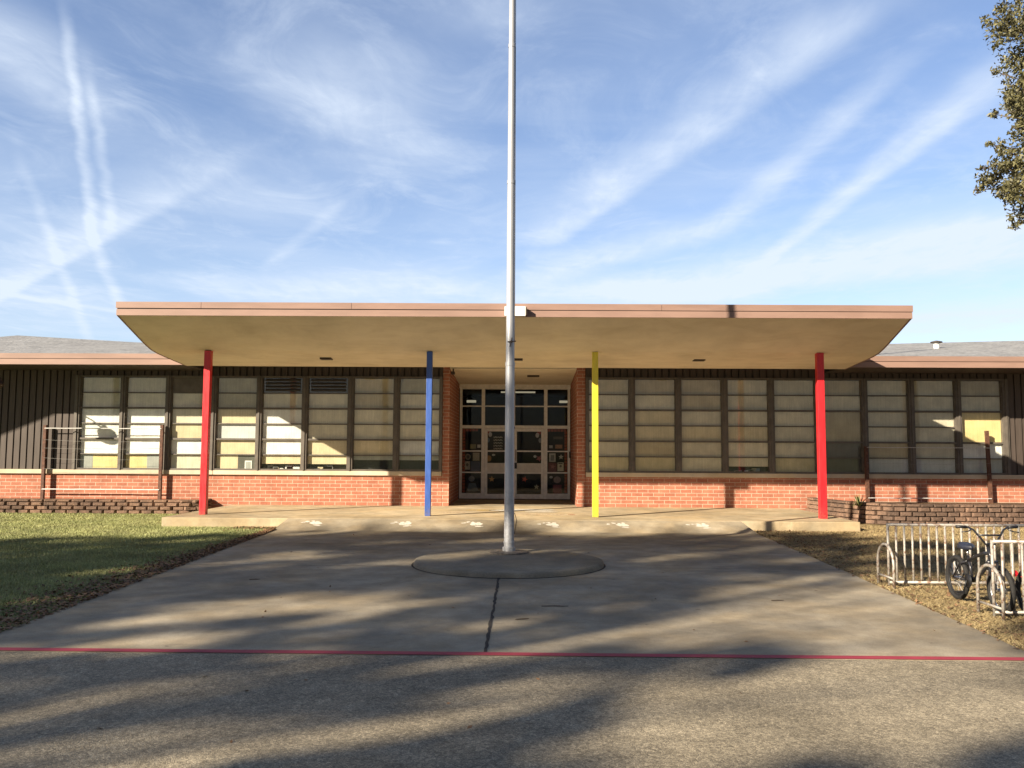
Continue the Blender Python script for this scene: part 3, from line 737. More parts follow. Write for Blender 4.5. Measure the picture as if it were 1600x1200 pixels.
for a, b in zip(seams, seams[1:]):
    kp(band(CF - 0.018, CF + 0.028, 4.866, 5.005, tilt(a) + 0.004, tilt(b) + 0.004, a + 0.004, b - 0.004), 'fascia_cap', M['trim'], lf)
kp(band(CF + 0.006, CF + 0.028, 4.80, 4.99, 0.012, -0.012, CX0 + 0.02, CX1 - 0.02), 'fascia_joint', M['dark'], lf)
for x0, x1 in ((CX0, CX0 + 0.029), (CX1 - 0.029, CX1)):
    t = 0.012 if x0 < 0 else -0.012
    kp(MB().prismx([(CF + 0.031, 4.71), (19.75, 4.335), (20.1, 4.225), (20.4, 4.148), (20.75, 4.102), (21.3, 4.058), (CB, 3.978), (CB + 0.1, 3.978), (CB + 0.1, 4.47), (21.0, 4.72), (CF + 0.031, 5.0)], x0, x1, t, t), 'side_fascia', M['trim'], lf)
for px, mat, w, lab in ((324, 'red', 0.158, 'bright red square post at the left end'), (671, 'blue', 0.138, 'blue square post left of the doors'),
                        (929, 'yellow', 0.142, 'bright yellow square post right of the doors'), (1280, 'red', 0.165, 'bright red square post at the right end')):
    basey = {324: 805.3, 671: 805, 929: 808, 1280: 811}[px]; bx = {324: 319.5, 671: 669, 929: 931, 1280: 1286}[px]
    x = (at(px, 551, POST).x + at(bx, basey, POST).x) / 2
    m = MB().box(x - w / 2, x + w / 2, POST - w / 2, POST + w / 2, 0.21, 4.15)
    p = kp(m, 'support_post', M[mat], bevel=0.008); p['label'] = lab
for px, py, Y in ((510, 559, 21.3), (1092, 561, 21.3), (808, 561, 21.3)):
    c = at(px, py, Y); z = 4.13 + (3.985 - 4.13) * (Y - POST) / (CB - POST)
    m = MB().box(c.x - 0.14, c.x + 0.14, Y - 0.12, Y + 0.12, z - 0.03, z + 0.03)
    kp(m, 'soffit_light', M['dark'])
# white flood light on the front edge
fl = MB().prismx([(18.575, 4.90), (18.44, 4.925), (18.40, 4.705), (18.575, 4.72)], -0.50, -0.04)
fo = kp(fl, 'flood_light', M['white'], bevel=0.01)
kp(MB().box(-0.038, -0.012, 18.42, 18.56, 4.73, 4.90), 'lamp_bracket', M['dark'], fo)
# conduit / stain strip not needed

# ------------------------------------------------------------------ flag pole and its round plinth
pc = (-0.28, 13.36); R_ = 1.455
pm = MB(); n = 64
prof_ = [(R_ + 0.03, -0.05), (R_ + 0.012, 0.05), (R_ - 0.005, 0.082), (R_ - 0.03, 0.09)]
vs = []
for r, z in prof_:
    for k in range(n):
        a = 2 * math.pi * k / n; rr = r + 0.006 * math.sin(5 * a + 1) + 0.004 * math.sin(13 * a)
        vs.append((pc[0] + rr * math.cos(a), pc[1] + rr * math.sin(a), z))
fs = [(j * n + k, j * n + (k + 1) % n, (j + 1) * n + (k + 1) % n, (j + 1) * n + k) for j in range(3) for k in range(n)] + [tuple(range(3 * n, 4 * n))]
pm.add(vs, fs)
po = pm.build('concrete_plinth', M['plinth'], None, (pc[0], pc[1], 0)); smooth_by_angle(po, 50)
tag(po, 'low round concrete plinth in the middle of the driveway under the flag pole', 'plinth')
jm = MB(); n_ = 72
jm.add([(pc[0] + rr * math.cos(2 * math.pi * k / n_), pc[1] + rr * math.sin(2 * math.pi * k / n_), 0.0165) for rr in (R_ - 0.02, R_ + 0.042) for k in range(n_)], [(k, (k + 1) % n_, n_ + (k + 1) % n_, n_ + k) for k in range(n_)])
kind(jm.build('driveway_joint', M['crack']), 'structure')
FP = (-0.29, 14.2, 0.09)
Fg = empty('flag_pole', FP, 'tall tapered galvanised flag pole rising out of the picture', 'flag pole')
lean = 0.0005
def fz(py): return at(797, py, FP[1]).z
def seg(z0, z1, r0, r1): return [(FP[0] + lean * z0, FP[1], z0), (FP[0] + lean * z1, FP[1], z1)], [r0, r1]
zs = [0.10, fz(569), fz(285), fz(72), fz(72) + 4.0]
rr = [(0.085, 0.076), (0.0725, 0.067), (0.064, 0.059), (0.056, 0.047)]
m = MB()
for i in range(4):
    p, r = seg(zs[i], zs[i + 1], *rr[i]); m.tube(p, r, 24)
    if i: m.tube([(FP[0] + lean * zs[i], FP[1], zs[i] - 0.03), (FP[0] + lean * zs[i], FP[1], zs[i] + 0.03)], rr[i - 1][1] + 0.006, 24)
o = m.build('pole_shaft', M['pole'], Fg, FP); smooth_by_angle(o, 40)
m = MB().tube([(FP[0], FP[1], 0.086), (FP[0], FP[1], 0.115), (FP[0], FP[1], 0.125)], [0.315, 0.315, 0.16], 40)
o = m.build('base_flange', M['flange'], Fg, FP); smooth_by_angle(o, 40)
m = MB().tube([(FP[0], FP[1], 0.12), (FP[0], FP[1], 0.19)], 0.108, 24); m.tube([(FP[0], FP[1], 0.25), (FP[0], FP[1], 0.28)], 0.091, 24)
smooth_by_angle(m.build('base_collar', M['pole'], Fg, FP), 40)
zc = fz(535)
m = MB().tube([(FP[0] - 0.04, FP[1] - 0.085, zc), (FP[0] + 0.10, FP[1] - 0.08, zc + 0.01)], 0.010, 8); m.tube([(FP[0] + 0.02, FP[1] - 0.06, zc), (FP[0] + 0.02, FP[1] - 0.10, zc)], 0.02, 8)
m.tube([(FP[0] + 0.0, FP[1] - 0.09, zc - 0.08), (FP[0] + 0.03, FP[1] - 0.08, zc + 0.07)], 0.009, 8)
m.build('cleat', M['dark'], Fg, FP)
m = MB().tube([(FP[0] + 0.076, FP[1] - 0.03, zc + 0.01), (FP[0] + 0.074, FP[1] - 0.03, (zc + 8) / 2), (FP[0] + 0.066, FP[1] - 0.01, 9.0), (FP[0] + 0.058, FP[1], 13)], 0.004, 6)
m.build('halyard_rope', M['dark'], Fg, FP)
m = MB().tube([(FP[0] + 0.088, FP[1], 0.40), (FP[0] + 0.125, FP[1], 0.62), (FP[0] + 0.09, FP[1], 0.74)], 0.006, 6)
m.build('loose_rope', M['dark'], Fg, FP)

# ------------------------------------------------------------------ block retaining walls with planters
def block_wall(path, courses, h, label, name='retaining_wall', blen=0.34):
    # rough split-face blocks laid in courses, a thin cap on top
    m = MB()
    pts = [Vector((x, y, 0)) for x, y in path]
    seglen = [(b - a).length for a, b in zip(pts, pts[1:])]; tot = sum(seglen)
    def along(s):
        for a, b, l in zip(pts, pts[1:], seglen):
            if s <= l: return a + (b - a) * (s / l), (b - a).normalized()
            s -= l
        return pts[-1], (pts[-1] - pts[-2]).normalized()
    for c in range(courses + 1):
        cap = c == courses; bl = blen if not cap else blen + 0.04
        s = -(blen / 2 if c % 2 else 0.0); z0 = c * h; hh = h - 0.008 if not cap else 0.065
        while s < tot:
            s0, s1 = max(s, 0), min(s + bl - 0.012, tot)
            if s1 - s0 > 0.06:
                mid, t = along((s0 + s1) / 2); nrm = Vector((t.y, -t.x, 0))      # outward (towards the viewer)
                j = random.uniform(-0.016, 0.016); back = 0.012 * c
                L_ = (s1 - s0) / 2; dpt = 0.22
                f0 = mid + nrm * (0.0 - back + j); e = 0.03
                zz0 = z0; zz1 = z0 + hh + random.uniform(-0.003, 0.003)
                if cap: f0 = f0 + nrm * 0.015
                def P(a, d, z): q = f0 + t * a - nrm * d; return (q.x, q.y, z)
                bulge = 0.004 if cap else random.uniform(0.015, 0.045)
                vs = [P(-L_, e, zz0), P(L_, e, zz0), P(L_, dpt, zz0), P(-L_, dpt, zz0), P(-L_, e, zz1), P(L_, e, zz1), P(L_, dpt, zz1), P(-L_, dpt, zz1),
                      P(-L_ + 0.035, -bulge, zz0 + 0.012), P(L_ - 0.035 + random.uniform(-.015, .01), -bulge * random.uniform(.5, 1.2), zz0 + 0.012),
                      P(L_ - 0.035, -bulge * random.uniform(.5, 1.3), zz1 - 0.012), P(-L_ + 0.035 + random.uniform(-.01, .015), -bulge, zz1 - 0.012)]
                m.add(vs, [(0,3,2,1),(4,5,6,7),(1,2,6,5),(2,3,7,6),(3,0,4,7),(8,9,10,11),(0,1,9,8),(1,5,10,9),(5,4,11,10),(4,0,8,11)])
            s += bl
    c0 = pts[len(pts) // 2]
    o = m.build(name, M['block'], None, (c0.x, c0.y, 0)); return tag(o, label, 'retaining wall', 'block retaining walls')
block_wall([(-18, 23.30), (-13, 23.22), (-9.25, 23.25), (-8.98, 23.40), (-8.90, 23.75), (-8.88, 24.15)], 3, 0.104, 'low retaining wall of dark rough blocks along the green lawn')
block_wall([(18, 21.1), (9.6, 21.12), (9.0, 21.25), (8.55, 21.6), (8.2, 22.3), (7.95, 23.2), (7.8, 24.15)][::-1], 4, 0.113, 'taller retaining wall of tan rough blocks behind the bike racks', blen=0.285)
def soil(poly, z): return kind(MB().prismz(poly, -0.05, z).build('planter_soil', M['soil']), 'structure')
soil([(-18, 23.50), (-13, 23.42), (-9.3, 23.45), (-9.1, 23.6), (-9.08, 24.19), (-18, 24.19)], 0.345)
soil([(18, 21.3), (9.65, 21.32), (9.1, 21.45), (8.75, 21.8), (8.4, 22.4), (8.15, 23.2), (8.0, 24.19), (18, 24.19)], 0.40)

# ------------------------------------------------------------------ wire trellises in the planters
def trellis(x0, x1, z0, ztop0, ztop1, lean0, lean1, wires, label):
    ty = 24.02
    T = empty('wire_trellis', ((x0 + x1) / 2, ty, z0), label, 'trellis', 'wire trellises against the school wall'); TO = tuple(T.location)
    for x, zt, ln in ((x0, ztop0, lean0), (x1, ztop1, lean1)):
        m = MB(); w = 0.042
        m.add([(x - w, ty - w, z0), (x + w, ty - w, z0), (x + w, ty + w, z0), (x - w, ty + w, z0), (x - w + ln, ty - w, zt), (x + w + ln, ty - w, zt), (x + w + ln, ty + w, zt), (x - w + ln, ty + w, zt)],
              [(0,3,2,1),(4,5,6,7),(0,1,5,4),(1,2,6,5),(2,3,7,6),(3,0,4,7)])
        m.build('trellis_post', M['rust'], T, TO)
    for z, r, sag in wires:
        pts = [(x0 + (x1 - x0) * k / 12, ty - 0.05, z - sag * 4 * (k / 12) * (1 - k / 12) + random.uniform(-0.004, 0.004)) for k in range(13)]; r = r if r > 0.005 else 0.0026
        m = MB().tube(pts, r, 6); m.build('wire', M['wire' if r > 0.005 else 'thinwire'], T, TO)
    return T
trellis(-13.70, -10.36, 0.345, 2.43, 2.45, -0.01, 0.0, [(2.34, 0.014, 0.0), (2.02, 0.004, 0.06), (1.78, 0.004, 0.03), (1.5, 0.004, 0.05), (1.2, 0.004, 0.03), (0.62, 0.016, 0.0)], 'rusty wire trellis in front of the sunlit left windows')
trellis(9.48, 12.87, 0.40, 1.95, 2.40, -0.01, -0.045, [(2.02 - 0.1, 0.010, 0.0), (1.5, 0.004, 0.04), (1.2, 0.004, 0.03), (0.52, 0.014, 0.0)], 'rusty wire trellis in the planter behind the bike racks')

# spiky plant on the right-hand planter
yp = at(1343, 790, 21.9); yb = (yp.x, 21.9, 0.40)
m = MB()
for k in range(34):
    a = random.uniform(0, 2 * math.pi); el = random.uniform(0.25, 1.35); L = random.uniform(0.22, 0.40)
    d = Vector((math.cos(a) * math.cos(el), math.sin(a) * math.cos(el), math.sin(el))); s_ = Vector((-math.sin(a), math.cos(a), 0)) * 0.014
    b0 = Vector(yb) + d * 0.03; mid = b0 + d * L * 0.55; tip = b0 + d * L + Vector((0, 0, -0.09 * (1.3 - el)))
    m.add([b0 - s_, b0 + s_, mid + s_ * 1.2, tip, mid - s_ * 1.2], [(0, 1, 2, 3, 4)])
tag(m.build('spiky_plant', M['plant'], None, yb), 'small spiky yellow green plant on the end of the right retaining wall', 'plant')

# ------------------------------------------------------------------ bike racks
def bike_rack(loc, label):
    T = empty('bike_rack', loc, label, 'bike rack', 'pipe bike racks'); n = 25; s = 0.108; Ht = 0.81; L = (n - 1) * s
    MB().tube([(0, 0, Ht), (L, 0, Ht)], 0.019, 12).build('top_rail', M['rack'], T, smooth=True)
    MB().tube([(0, 0, 0.055), (L, 0, 0.055)], 0.019, 12).build('bottom_rail', M['rack'], T, smooth=True)
    for k in range(n):
        MB().tube([(k * s, 0, 0.0 if k in (0, n - 1) else 0.05), (k * s, 0, Ht + (0.018 if k in (0, n - 1) else -0.01))], 0.0165 if k in (0, n - 1) else 0.0145, 10).build('rack_bar', M['rack'], T, smooth=True)
    for x in (-0.04, L + 0.04):
        pts = [(x, -0.25, 0.0), (x, -0.25, 0.30)] + [(x, -0.25 * math.cos(a), 0.30 + 0.255 * math.sin(a)) for a in np.linspace(0.12, math.pi - 0.12, 13)] + [(x, 0.25, 0.30), (x, 0.25, 0.0)]
        lo = MB().tube(pts, 0.0175, 10).build('end_loop', M['rack'], T, smooth=True)
        MB().tube([(x, -0.25, 0.13), (x, 0.25, 0.13)], 0.014, 8).build('cross_brace', M['rack'], lo, smooth=True)
    return T
rack = bike_rack((4.815, 11.56, 0.0), 'pipe bike rack farther from the camera, on straw in front of the block wall')
rack2 = copy_tree(rack); rack2.location = (5.055, 9.45, 0.0)
rack2['label'] = 'pipe bike rack nearest the camera, with a black bicycle wheel pushed into it'

# ------------------------------------------------------------------ bicycles (forward is -y)
def bicycle(loc, label):
    T = empty('bicycle', loc, label, 'bicycle')
    def p(s, z, x=0.0): return (x, -s, z)
    for s in (0.0, 0.95):
        w = MB().torus((0, -s, 0.268), 0.238, 0.028, 'x', 48, 10).build('wheel', M['tyre'], T, smooth=True)
        r = MB().torus((0, -s, 0.268), 0.205, 0.011, 'x', 48, 6)
        r.build('rim', M['chrome' if s else 'black'], w, smooth=True)
        sp = MB()
        for k in range(28):
            a = 2 * math.pi * k / 28; b = a + (0.5 if k % 2 else -0.5)
            sp.tube([((0.03 if k % 2 else -0.03), -s + 0.018 * math.cos(b), 0.268 + 0.018 * math.sin(b)), (0, -s + 0.2 * math.cos(a), 0.268 + 0.2 * math.sin(a))], 0.0014, 4)
        sp.tube([(-0.05, -s, 0.268), (0.05, -s, 0.268)], 0.018, 10)
        sp.build('spokes', M['chrome'], w)
    f = MB()
    f.tube([p(0.36, 0.285), p(0.27, 0.56)], 0.016, 10)
    f.tube([p(0.285, 0.505), p(0.45, 0.575), p(0.62, 0.625), p(0.735, 0.645)], 0.021, 10)
    f.tube([p(0.36, 0.285), p(0.58, 0.41), p(0.765, 0.585)], 0.023, 10)
    f.tube([p(0.725, 0.70), p(0.785, 0.555)], 0.024, 12)
    f.tube([p(0.36, 0.285, -0.045), p(0.36, 0.285, 0.045)], 0.026, 12)
    for x in (-0.055, 0.055):
        f.tube([p(0.34, 0.285, x * 0.5), p(0.22, 0.275, x), p(0, 0.268, x)], 0.010, 8)
        f.tube([p(0.285, 0.50, x * 0.4), p(0.16, 0.45, x), p(0, 0.268, x)], 0.009, 8)
    f.build('bike_frame', M['bikeframe'], T, smooth=True)
    k = MB()
    for x in (-0.05, 0.05): k.tube([p(0.795, 0.545, x), p(0.86, 0.42, x), p(0.95, 0.268, x)], 0.013, 8)
    k.tube([p(0.792, 0.55, -0.06), p(0.792, 0.55, 0.06)], 0.018, 8)
    k.build('fork', M['bikeframe'], T, smooth=True)
    h = MB()
    h.tube([p(0.725, 0.70), p(0.715, 0.745)], 0.022, 10); h.tube([p(0.715, 0.735), p(0.765, 0.745)], 0.02, 10)
    for sg in (-1, 1):
        h.tube([p(0.765, 0.745, 0.0), p(0.765, 0.745, sg * 0.05), p(0.755, 0.83, sg * 0.115), p(0.735, 0.905, sg * 0.17), p(0.72, 0.93, sg * 0.22), p(0.70, 0.935, sg * 0.33)], 0.0115, 8)
    h.tube([p(0.755, 0.845, -0.125), p(0.755, 0.845, 0.125)], 0.010, 8)
    ho = h.build('handlebar', M['bikeframe'], T, smooth=True)
    for sg in (-1, 1):
        MB().tube([p(0.716, 0.932, sg * 0.235), p(0.70, 0.936, sg * 0.345)], 0.017, 10).build('grip', M['black'], ho, smooth=True)
        b = MB().tube([p(0.725, 0.93, sg * 0.215), p(0.765, 0.905, sg * 0.21), p(0.785, 0.89, sg * 0.25), p(0.775, 0.88, sg * 0.32)], 0.007, 6)
        b.build('brake_lever', M['bikeframe'], ho, smooth=True)
    s = MB(); N = 16
    outline = []
    for i in range(N):
        a = 2 * math.pi * i / N; L = math.cos(a); wv = math.sin(a)
        wid = 0.082 if L < 0 else 0.082 * (1 - L) ** 0.8 + 0.024
        outline.append((0.23 + 0.14 * L, wv * wid))
    vs = [(x, -ss, 0.635) for ss, x in outline] + [(x * 1.03, -ss, 0.672) for ss, x in outline] + [(x * 0.72, -(0.23 + (ss - 0.23) * 0.85), 0.695 + 0.012 * (ss < 0.2)) for ss, x in outline]
    fs = [(j * N + i, j * N + (i + 1) % N, (j + 1) * N + (i + 1) % N, (j + 1) * N + i) for j in range(2) for i in range(N)] + [tuple(range(N))[::-1], tuple(range(2 * N, 3 * N))]
    s.add(vs, fs); so = s.build('saddle', M['saddle'], T, smooth=True)
    MB().tube([p(0.272, 0.555), p(0.245, 0.64)], 0.0125, 10).build('seat_post', M['chrome'], so, smooth=True)
    c = MB().torus((-0.055, -0.36, 0.285), 0.075, 0.006, 'x', 28, 6); c.tube([p(0.36, 0.285, -0.058), p(0.36, 0.285, -0.052)], 0.072, 20)
    c.tube([p(0.36, 0.285, -0.075), p(0.30, 0.14, -0.085)], 0.010, 8); c.tube([p(0.36, 0.285, 0.075), p(0.42, 0.43, 0.085)], 0.010, 8)
    c.tube([p(0.36, 0.36, -0.055), p(0.0, 0.302, -0.045)], 0.005, 5); c.tube([p(0.36, 0.21, -0.055), p(0.0, 0.234, -0.045)], 0.005, 5)
    co = c.build('crank', M['black'], T, smooth=True)
    for sx, q in ((-0.13, (0.30, 0.14)), (0.13, (0.42, 0.43))):
        MB().box(sx - 0.045, sx + 0.045, -q[0] - 0.04, -q[0] + 0.04, q[1] - 0.012, q[1] + 0.012).build('pedal', M['black'], co)
    return T
bike = bicycle((5.217, 10.55, 0.0), 'black bicycle with dark blue saddle and high handlebars, front wheel in the near rack')
bike2 = copy_tree(bike); bike2.location = (5.433, 9.42, 0.0)
bike2['label'] = 'second bicycle at the right picture edge, only its rear wheel and red reflector showing'
m = MB().tube([(-0.02, 0.245, 0.44), (-0.02, 0.262, 0.44)], 0.035, 14); m.tube([(-0.02, 0.245, 0.44), (0, 0.05, 0.40), (0, -0.16, 0.45)], 0.006, 6)
m.build('reflector', M['redlens'], bike2)

# ------------------------------------------------------------------ painted marks on the concrete
def on_drive(px, py):
    z = 0.1
    for _ in range(12):
        p = atz(px, py, z); z = 0.012 + rampz(p.y) if p.y < 19.45 else 0.21
    return p
def mark_mesh(polys, mat, name):
    m = MB(); c = None
    for poly in polys:
        pts = []
        for x, y in poly:
            z = (0.012 + rampz(y) if y < WF else 0.21) + 0.0045
            pts.append((x, y, z))
        m.add(pts, [tuple(range(len(pts)))])
    c = m.v[0]; return m.build(name, mat, None, (c[0], c[1], c[2]))
def blob(cx, cy, a, b, n=14, rot=0.0):
    out = []
    for k in range(n):
        t = 2 * math.pi * k / n; r = 1 + random.uniform(-0.12, 0.12)
        x, y = a * r * math.cos(t), b * r * math.sin(t)
        out.append((cx + x * math.cos(rot) - y * math.sin(rot), cy + x * math.sin(rot) + y * math.cos(rot)))
    return out
for i, (px, lab) in enumerate(((493, 'white painted paw print on the apron, the one in full sun at far left'), (632, 'white painted paw print on the apron left of the blue post'),
        (742, 'white painted paw print on the apron between the blue post and the flag pole'), (860, 'white painted paw print on the apron just right of the flag pole'),
        (967, 'white painted paw print on the apron right of the yellow post'), (1090, 'white painted paw print on the apron at far right by the ramp edge'))):
    y0 = 19.13; cx = (px - 824) / 1330 * 19.2
    tw = random.uniform(-0.25, 0.25)
    polys = [blob(cx + 0.06, y0 + 0.02, 0.15, 0.085, rot=tw), blob(cx + 0.13, y0 - 0.12, 0.10, 0.035, 10, tw)]
    polys += [blob(cx - 0.24 + 0.11 * k + random.uniform(-.02, .02), y0 + 0.12 - 0.05 * (k == 0) + random.uniform(-.02, .03), random.uniform(.04, .065), random.uniform(.025, .045), 9, random.uniform(-.6, .6)) for k in range(4)]
    tag(mark_mesh(polys, M['wornwhite'], 'paw_marking'), lab, 'painted mark', 'white marks across the driveway apron')
tag(mark_mesh([blob(0.05, 22.75, 0.75, 0.33, 22), blob(0.35, 22.05, 0.42, 0.16, 16), blob(-0.65, 22.5, 0.35, 0.2, 14)], M['wornwhite'], 'paint_patch'), 'worn white paint patch on the walkway before the doors', 'painted mark')
tag(mark_mesh([blob(-1.18, 22.55, 0.42, 0.17, 18)], M['wornyellow'], 'paint_patch'), 'worn yellow paint patch on the walkway left of the white one', 'painted mark')
def dashes(x0, x1, y):
    out = []; x = x0
    while x < x1:
        w = random.uniform(0.05, 0.12); out.append([(x, y - 0.05), (x + w, y - 0.05), (x + w, y + 0.06), (x, y + 0.06)]); x += w + 0.04
    return out
tag(mark_mesh(dashes(-2.15, -1.5, 21.55), M['wornred'], 'worn_lettering'), 'short faded red lettering on the walkway beside the blue post', 'painted lettering')
tag(mark_mesh(dashes(-0.55, 0.95, 21.2), M['wornred'], 'worn_lettering'), 'long faded red lettering on the walkway in front of the doors', 'painted lettering')
tag(mark_mesh([[(1.02, 20.95), (1.18, 20.95), (1.18, 21.35), (1.02, 21.35)]], M['wornred'], 'paint_square'), 'small red painted square on the walkway beside the yellow post', 'painted mark')

# twigs on the driveway
for i, (px, py, a, L, lab) in enumerate(((816, 967, 0.5, 0.16, 'short bent twig lying on the driveway right of the centre joint'), (867, 947, 0.05, 0.30, 'thin straight twig lying on the driveway right of the plinth'),
                                         (398, 905, 0.3, 0.14, 'small dark twig on the shaded left half of the driveway'), (1215, 938, 0.2, 0.16, 'small twig on the right half of the driveway near the straw'))):
    c = atz(px, py, 0.022); d = Vector((math.cos(a), math.sin(a), 0)) * L / 2; s_ = Vector((-d.y, d.x, 0)) * 0.25
    m = MB().tube([c - d, c + s_ * 0.4, c + d * 0.5 - s_ * 0.1, c + d], [0.005, 0.006, 0.005, 0.003], 6); m.tube([c + s_ * 0.2, c + d * 0.4 + s_], [0.004, 0.002], 5)
    tag(m.build('twig', M['bark'], None, tuple(c)), lab, 'twig', 'twigs on the driveway')

# ------------------------------------------------------------------ grass, straw and leaf litter
def blades(xy, h, w, lean_=0.5, z0=0.0):
    n = len(xy); hh = h * RNG.uniform(0.5, 1.25, n); a = RNG.uniform(0, 2 * np.pi, n); lx = lean_ * hh * np.cos(a); ly = lean_ * hh * np.sin(a)
    b = RNG.uniform(0, np.pi, n); wx = w * np.cos(b); wy = w * np.sin(b)
    z = np.full(n, z0)
    p0 = np.stack([xy[:, 0] - wx, xy[:, 1] - wy, z], 1); p1 = np.stack([xy[:, 0] + wx, xy[:, 1] + wy, z], 1); p2 = np.stack([xy[:, 0] + lx, xy[:, 1] + ly, z + hh], 1)
    return np.stack([p0, p1, p2], 1).reshape(-1, 3)
def edge_left(y): return np.interp(y, [p[1] for p in DL], [p[0] for p in DL])
def edge_right(y): return np.interp(y, [p[1] for p in DR], [p[0] for p in DR])
n = 170000
y = 8 + (23.2 - 8) * RNG.random(n) ** 0.9; e = edge_left(y); far = np.maximum(-0.63 * y - 1.2, -15.5)
x = e - (e - far) * RNG.random(n)
keep = ~((y > WF - 0.03) & (x > -8.4))
dist = e - x; patch = 0.5 + 0.5 * np.sin(x * 1.7 + 1.3 * np.sin(y * 1.1)) * np.sin(y * 1.3 + x * .6)
keep &= (dist > 0.15 + 1.1 * np.clip((19 - y) / 10, 0.1, 1) * RNG.random(n) * (0.6 + 0.8 * patch)); keep &= RNG.random(n) < (0.62 + 0.38 * patch)
keep &= ~((y > 22.9) & (x > -9.4))
kind(raw_mesh('grass', blades(np.stack([x, y], 1)[keep], 0.036, 0.0045, 0.8), 3, M['blade']), 'stuff')
n = 130000
y = 7.6 + (21.0 - 7.6) * RNG.random(n) ** 1.0; e = edge_right(y); far = np.minimum(0.64 * y + 1.0, 14.5)
x = e + np.maximum(far - e, 0.1) * RNG.random(n)
keep = ~((y > WF - 0.03) & (x < 7.58)); dist = x - e; keep &= dist > 0.06 * RNG.random(n)
kind(raw_mesh('dry_grass', blades(np.stack([x, y], 1)[keep], 0.028, 0.0045, 1.5), 3, M['strawblade']), 'stuff')
# fallen leaves: a brown band along the left edge, scattered elsewhere
n = 6500
y = 7.7 + 11.4 * RNG.random(n); wdt = 0.10 + 1.05 * np.clip((19.3 - y) / 11, 0.12, 1)
x = edge_left(y) + 0.05 - wdt * np.abs(RNG.normal(0, 0.42, n))
c1 = np.stack([x, y, np.full(n, 0.02) + RNG.uniform(0, 0.015, n)], 1)
n = 2600
y = 7.8 + 13 * RNG.random(n); x = edge_right(y) - 0.05 + np.abs(RNG.normal(0, 1.6, n)); k = ~((y > WF - 0.05) & (x < 7.6)); c2 = np.stack([x, y, np.full(n, 0.02)], 1)[k]
n = 60; y = 4.9 + 13 * RNG.random(n); x = RNG.uniform(-4.5, 4.3, n); c3 = np.stack([x, y, np.full(n, 0.02)], 1)
n = 160; c4_ = np.stack([RNG.uniform(-9.2, -8.0, n), RNG.uniform(22.4, 23.3, n) - 3.2 * 0, np.full(n, 0.015)], 1)
n = 500; x = RNG.uniform(-6.6, -5.5, n); c5 = np.stack([x, 19.45 - np.abs(RNG.normal(0, 0.3, n)), np.full(n, 0.02)], 1)
lit = np.concatenate([c1, c2, c4_, c5])
kind(raw_mesh('leaf_litter', leaf_quads(lit, 0.055, 0.032, 0.75), 4, M['deadleaf']), 'stuff')
kind(raw_mesh('fallen_leaves', leaf_quads(c3, 0.045, 0.024, 0.85), 4, M['deadleaf']), 'stuff')

# ------------------------------------------------------------------ trees
def clump_points(c, r, n, squash=0.8):
    d = rand_unit(n); rad = r * RNG.random((n, 1)) ** 0.45
    p = d * rad; p[:, 2] *= squash; return np.asarray(c) + p
def tree(trunk, clumps, label, cat_group, leafL, leafW, per, mat, rtrunk=0.3, fork=0.45, name='tree', twig=True):
    T = empty(name, (trunk[0], trunk[1], 0), label, 'tree', cat_group); TO = tuple(T.location)
    t = Vector(trunk); zc = sorted(c[2] for c in clumps); lowz = zc[0]; topz = zc[-1]
    fz_ = max(2.0, lowz * 0.85)
    m = MB().tube([(t.x, t.y, -0.1), (t.x + 0.05, t.y, fz_ * 0.5), (t.x, t.y + 0.05, fz_), (t.x + 0.1, t.y, fz_ + (topz - fz_) * 0.55), (t.x, t.y, topz - 0.5)], [rtrunk * 1.35, rtrunk, rtrunk * 0.85, rtrunk * 0.5, 0.04], 14)
    m.build('trunk', M['bark'], T, TO, smooth=True)
    lm_ = MB()
    for c in clumps:
        cv = Vector(c[:3]); k = min(max((cv.z - fz_) / max(topz - fz_, 1) * 0.6, 0.0), 0.8)
        s = Vector((t.x, t.y, fz_ + (topz - fz_) * k * 0.7)); mid = s.lerp(cv, 0.5) + Vector((0, 0, 0.12 * (cv - s).length))
        rb = max(0.02, min(rtrunk, 0.20) * 0.26 * (1 - k)); lm_.tube([s, s.lerp(mid, 0.5) + Vector((random.uniform(-.1, .1), random.uniform(-.1, .1), 0)), mid, cv], [rb, rb * 0.75, rb * 0.5, 0.008], 7)
        if twig:
            for _ in range(5):
                e_ = cv + Vector(rand_unit(1)[0]) * c[3] * 0.85; lm_.tube([cv, e_], [0.008, 0.003], 4)
    lm_.build('limbs', M['bark'], T, TO, smooth=True)
    P = []
    for c in clumps:
        nn = int(per * (c[3] ** 2)); sub = max(4, nn // 22)
        cen = clump_points(c[:3], c[3], sub)
        for q in cen: P.append(clump_points(q, 0.24 * c[3] + 0.06, max(3, nn // sub), 0.8))
    P = np.concatenate(P)
    raw_mesh('crown', leaf_quads(P, leafL, leafW), 4, mat, TO, T)
    return T
TYp = 17.0
cl = []
for px, py, rp in ((1612, 20, 62), (1585, 55, 34), (1600, 95, 40), (1562, 30, 22), (1598, 130, 30), (1556, 112, 7), (1606, 165, 34), (1583, 165, 17), (1552, 178, 9), (1610, 215, 34),
                   (1598, 250, 42), (1568, 258, 26), (1545, 285, 20), (1530, 296, 10), (1575, 290, 28), (1555, 228, 14), (1600, 300, 36), (1594, 345, 14), (1602, 330, 22), (1536, 262, 8), (1590, 200, 12)):
    p = at(px, py, TYp + random.uniform(-0.5, 0.5)); cl.append((p.x, p.y, p.z, rp * TYp / 1330))
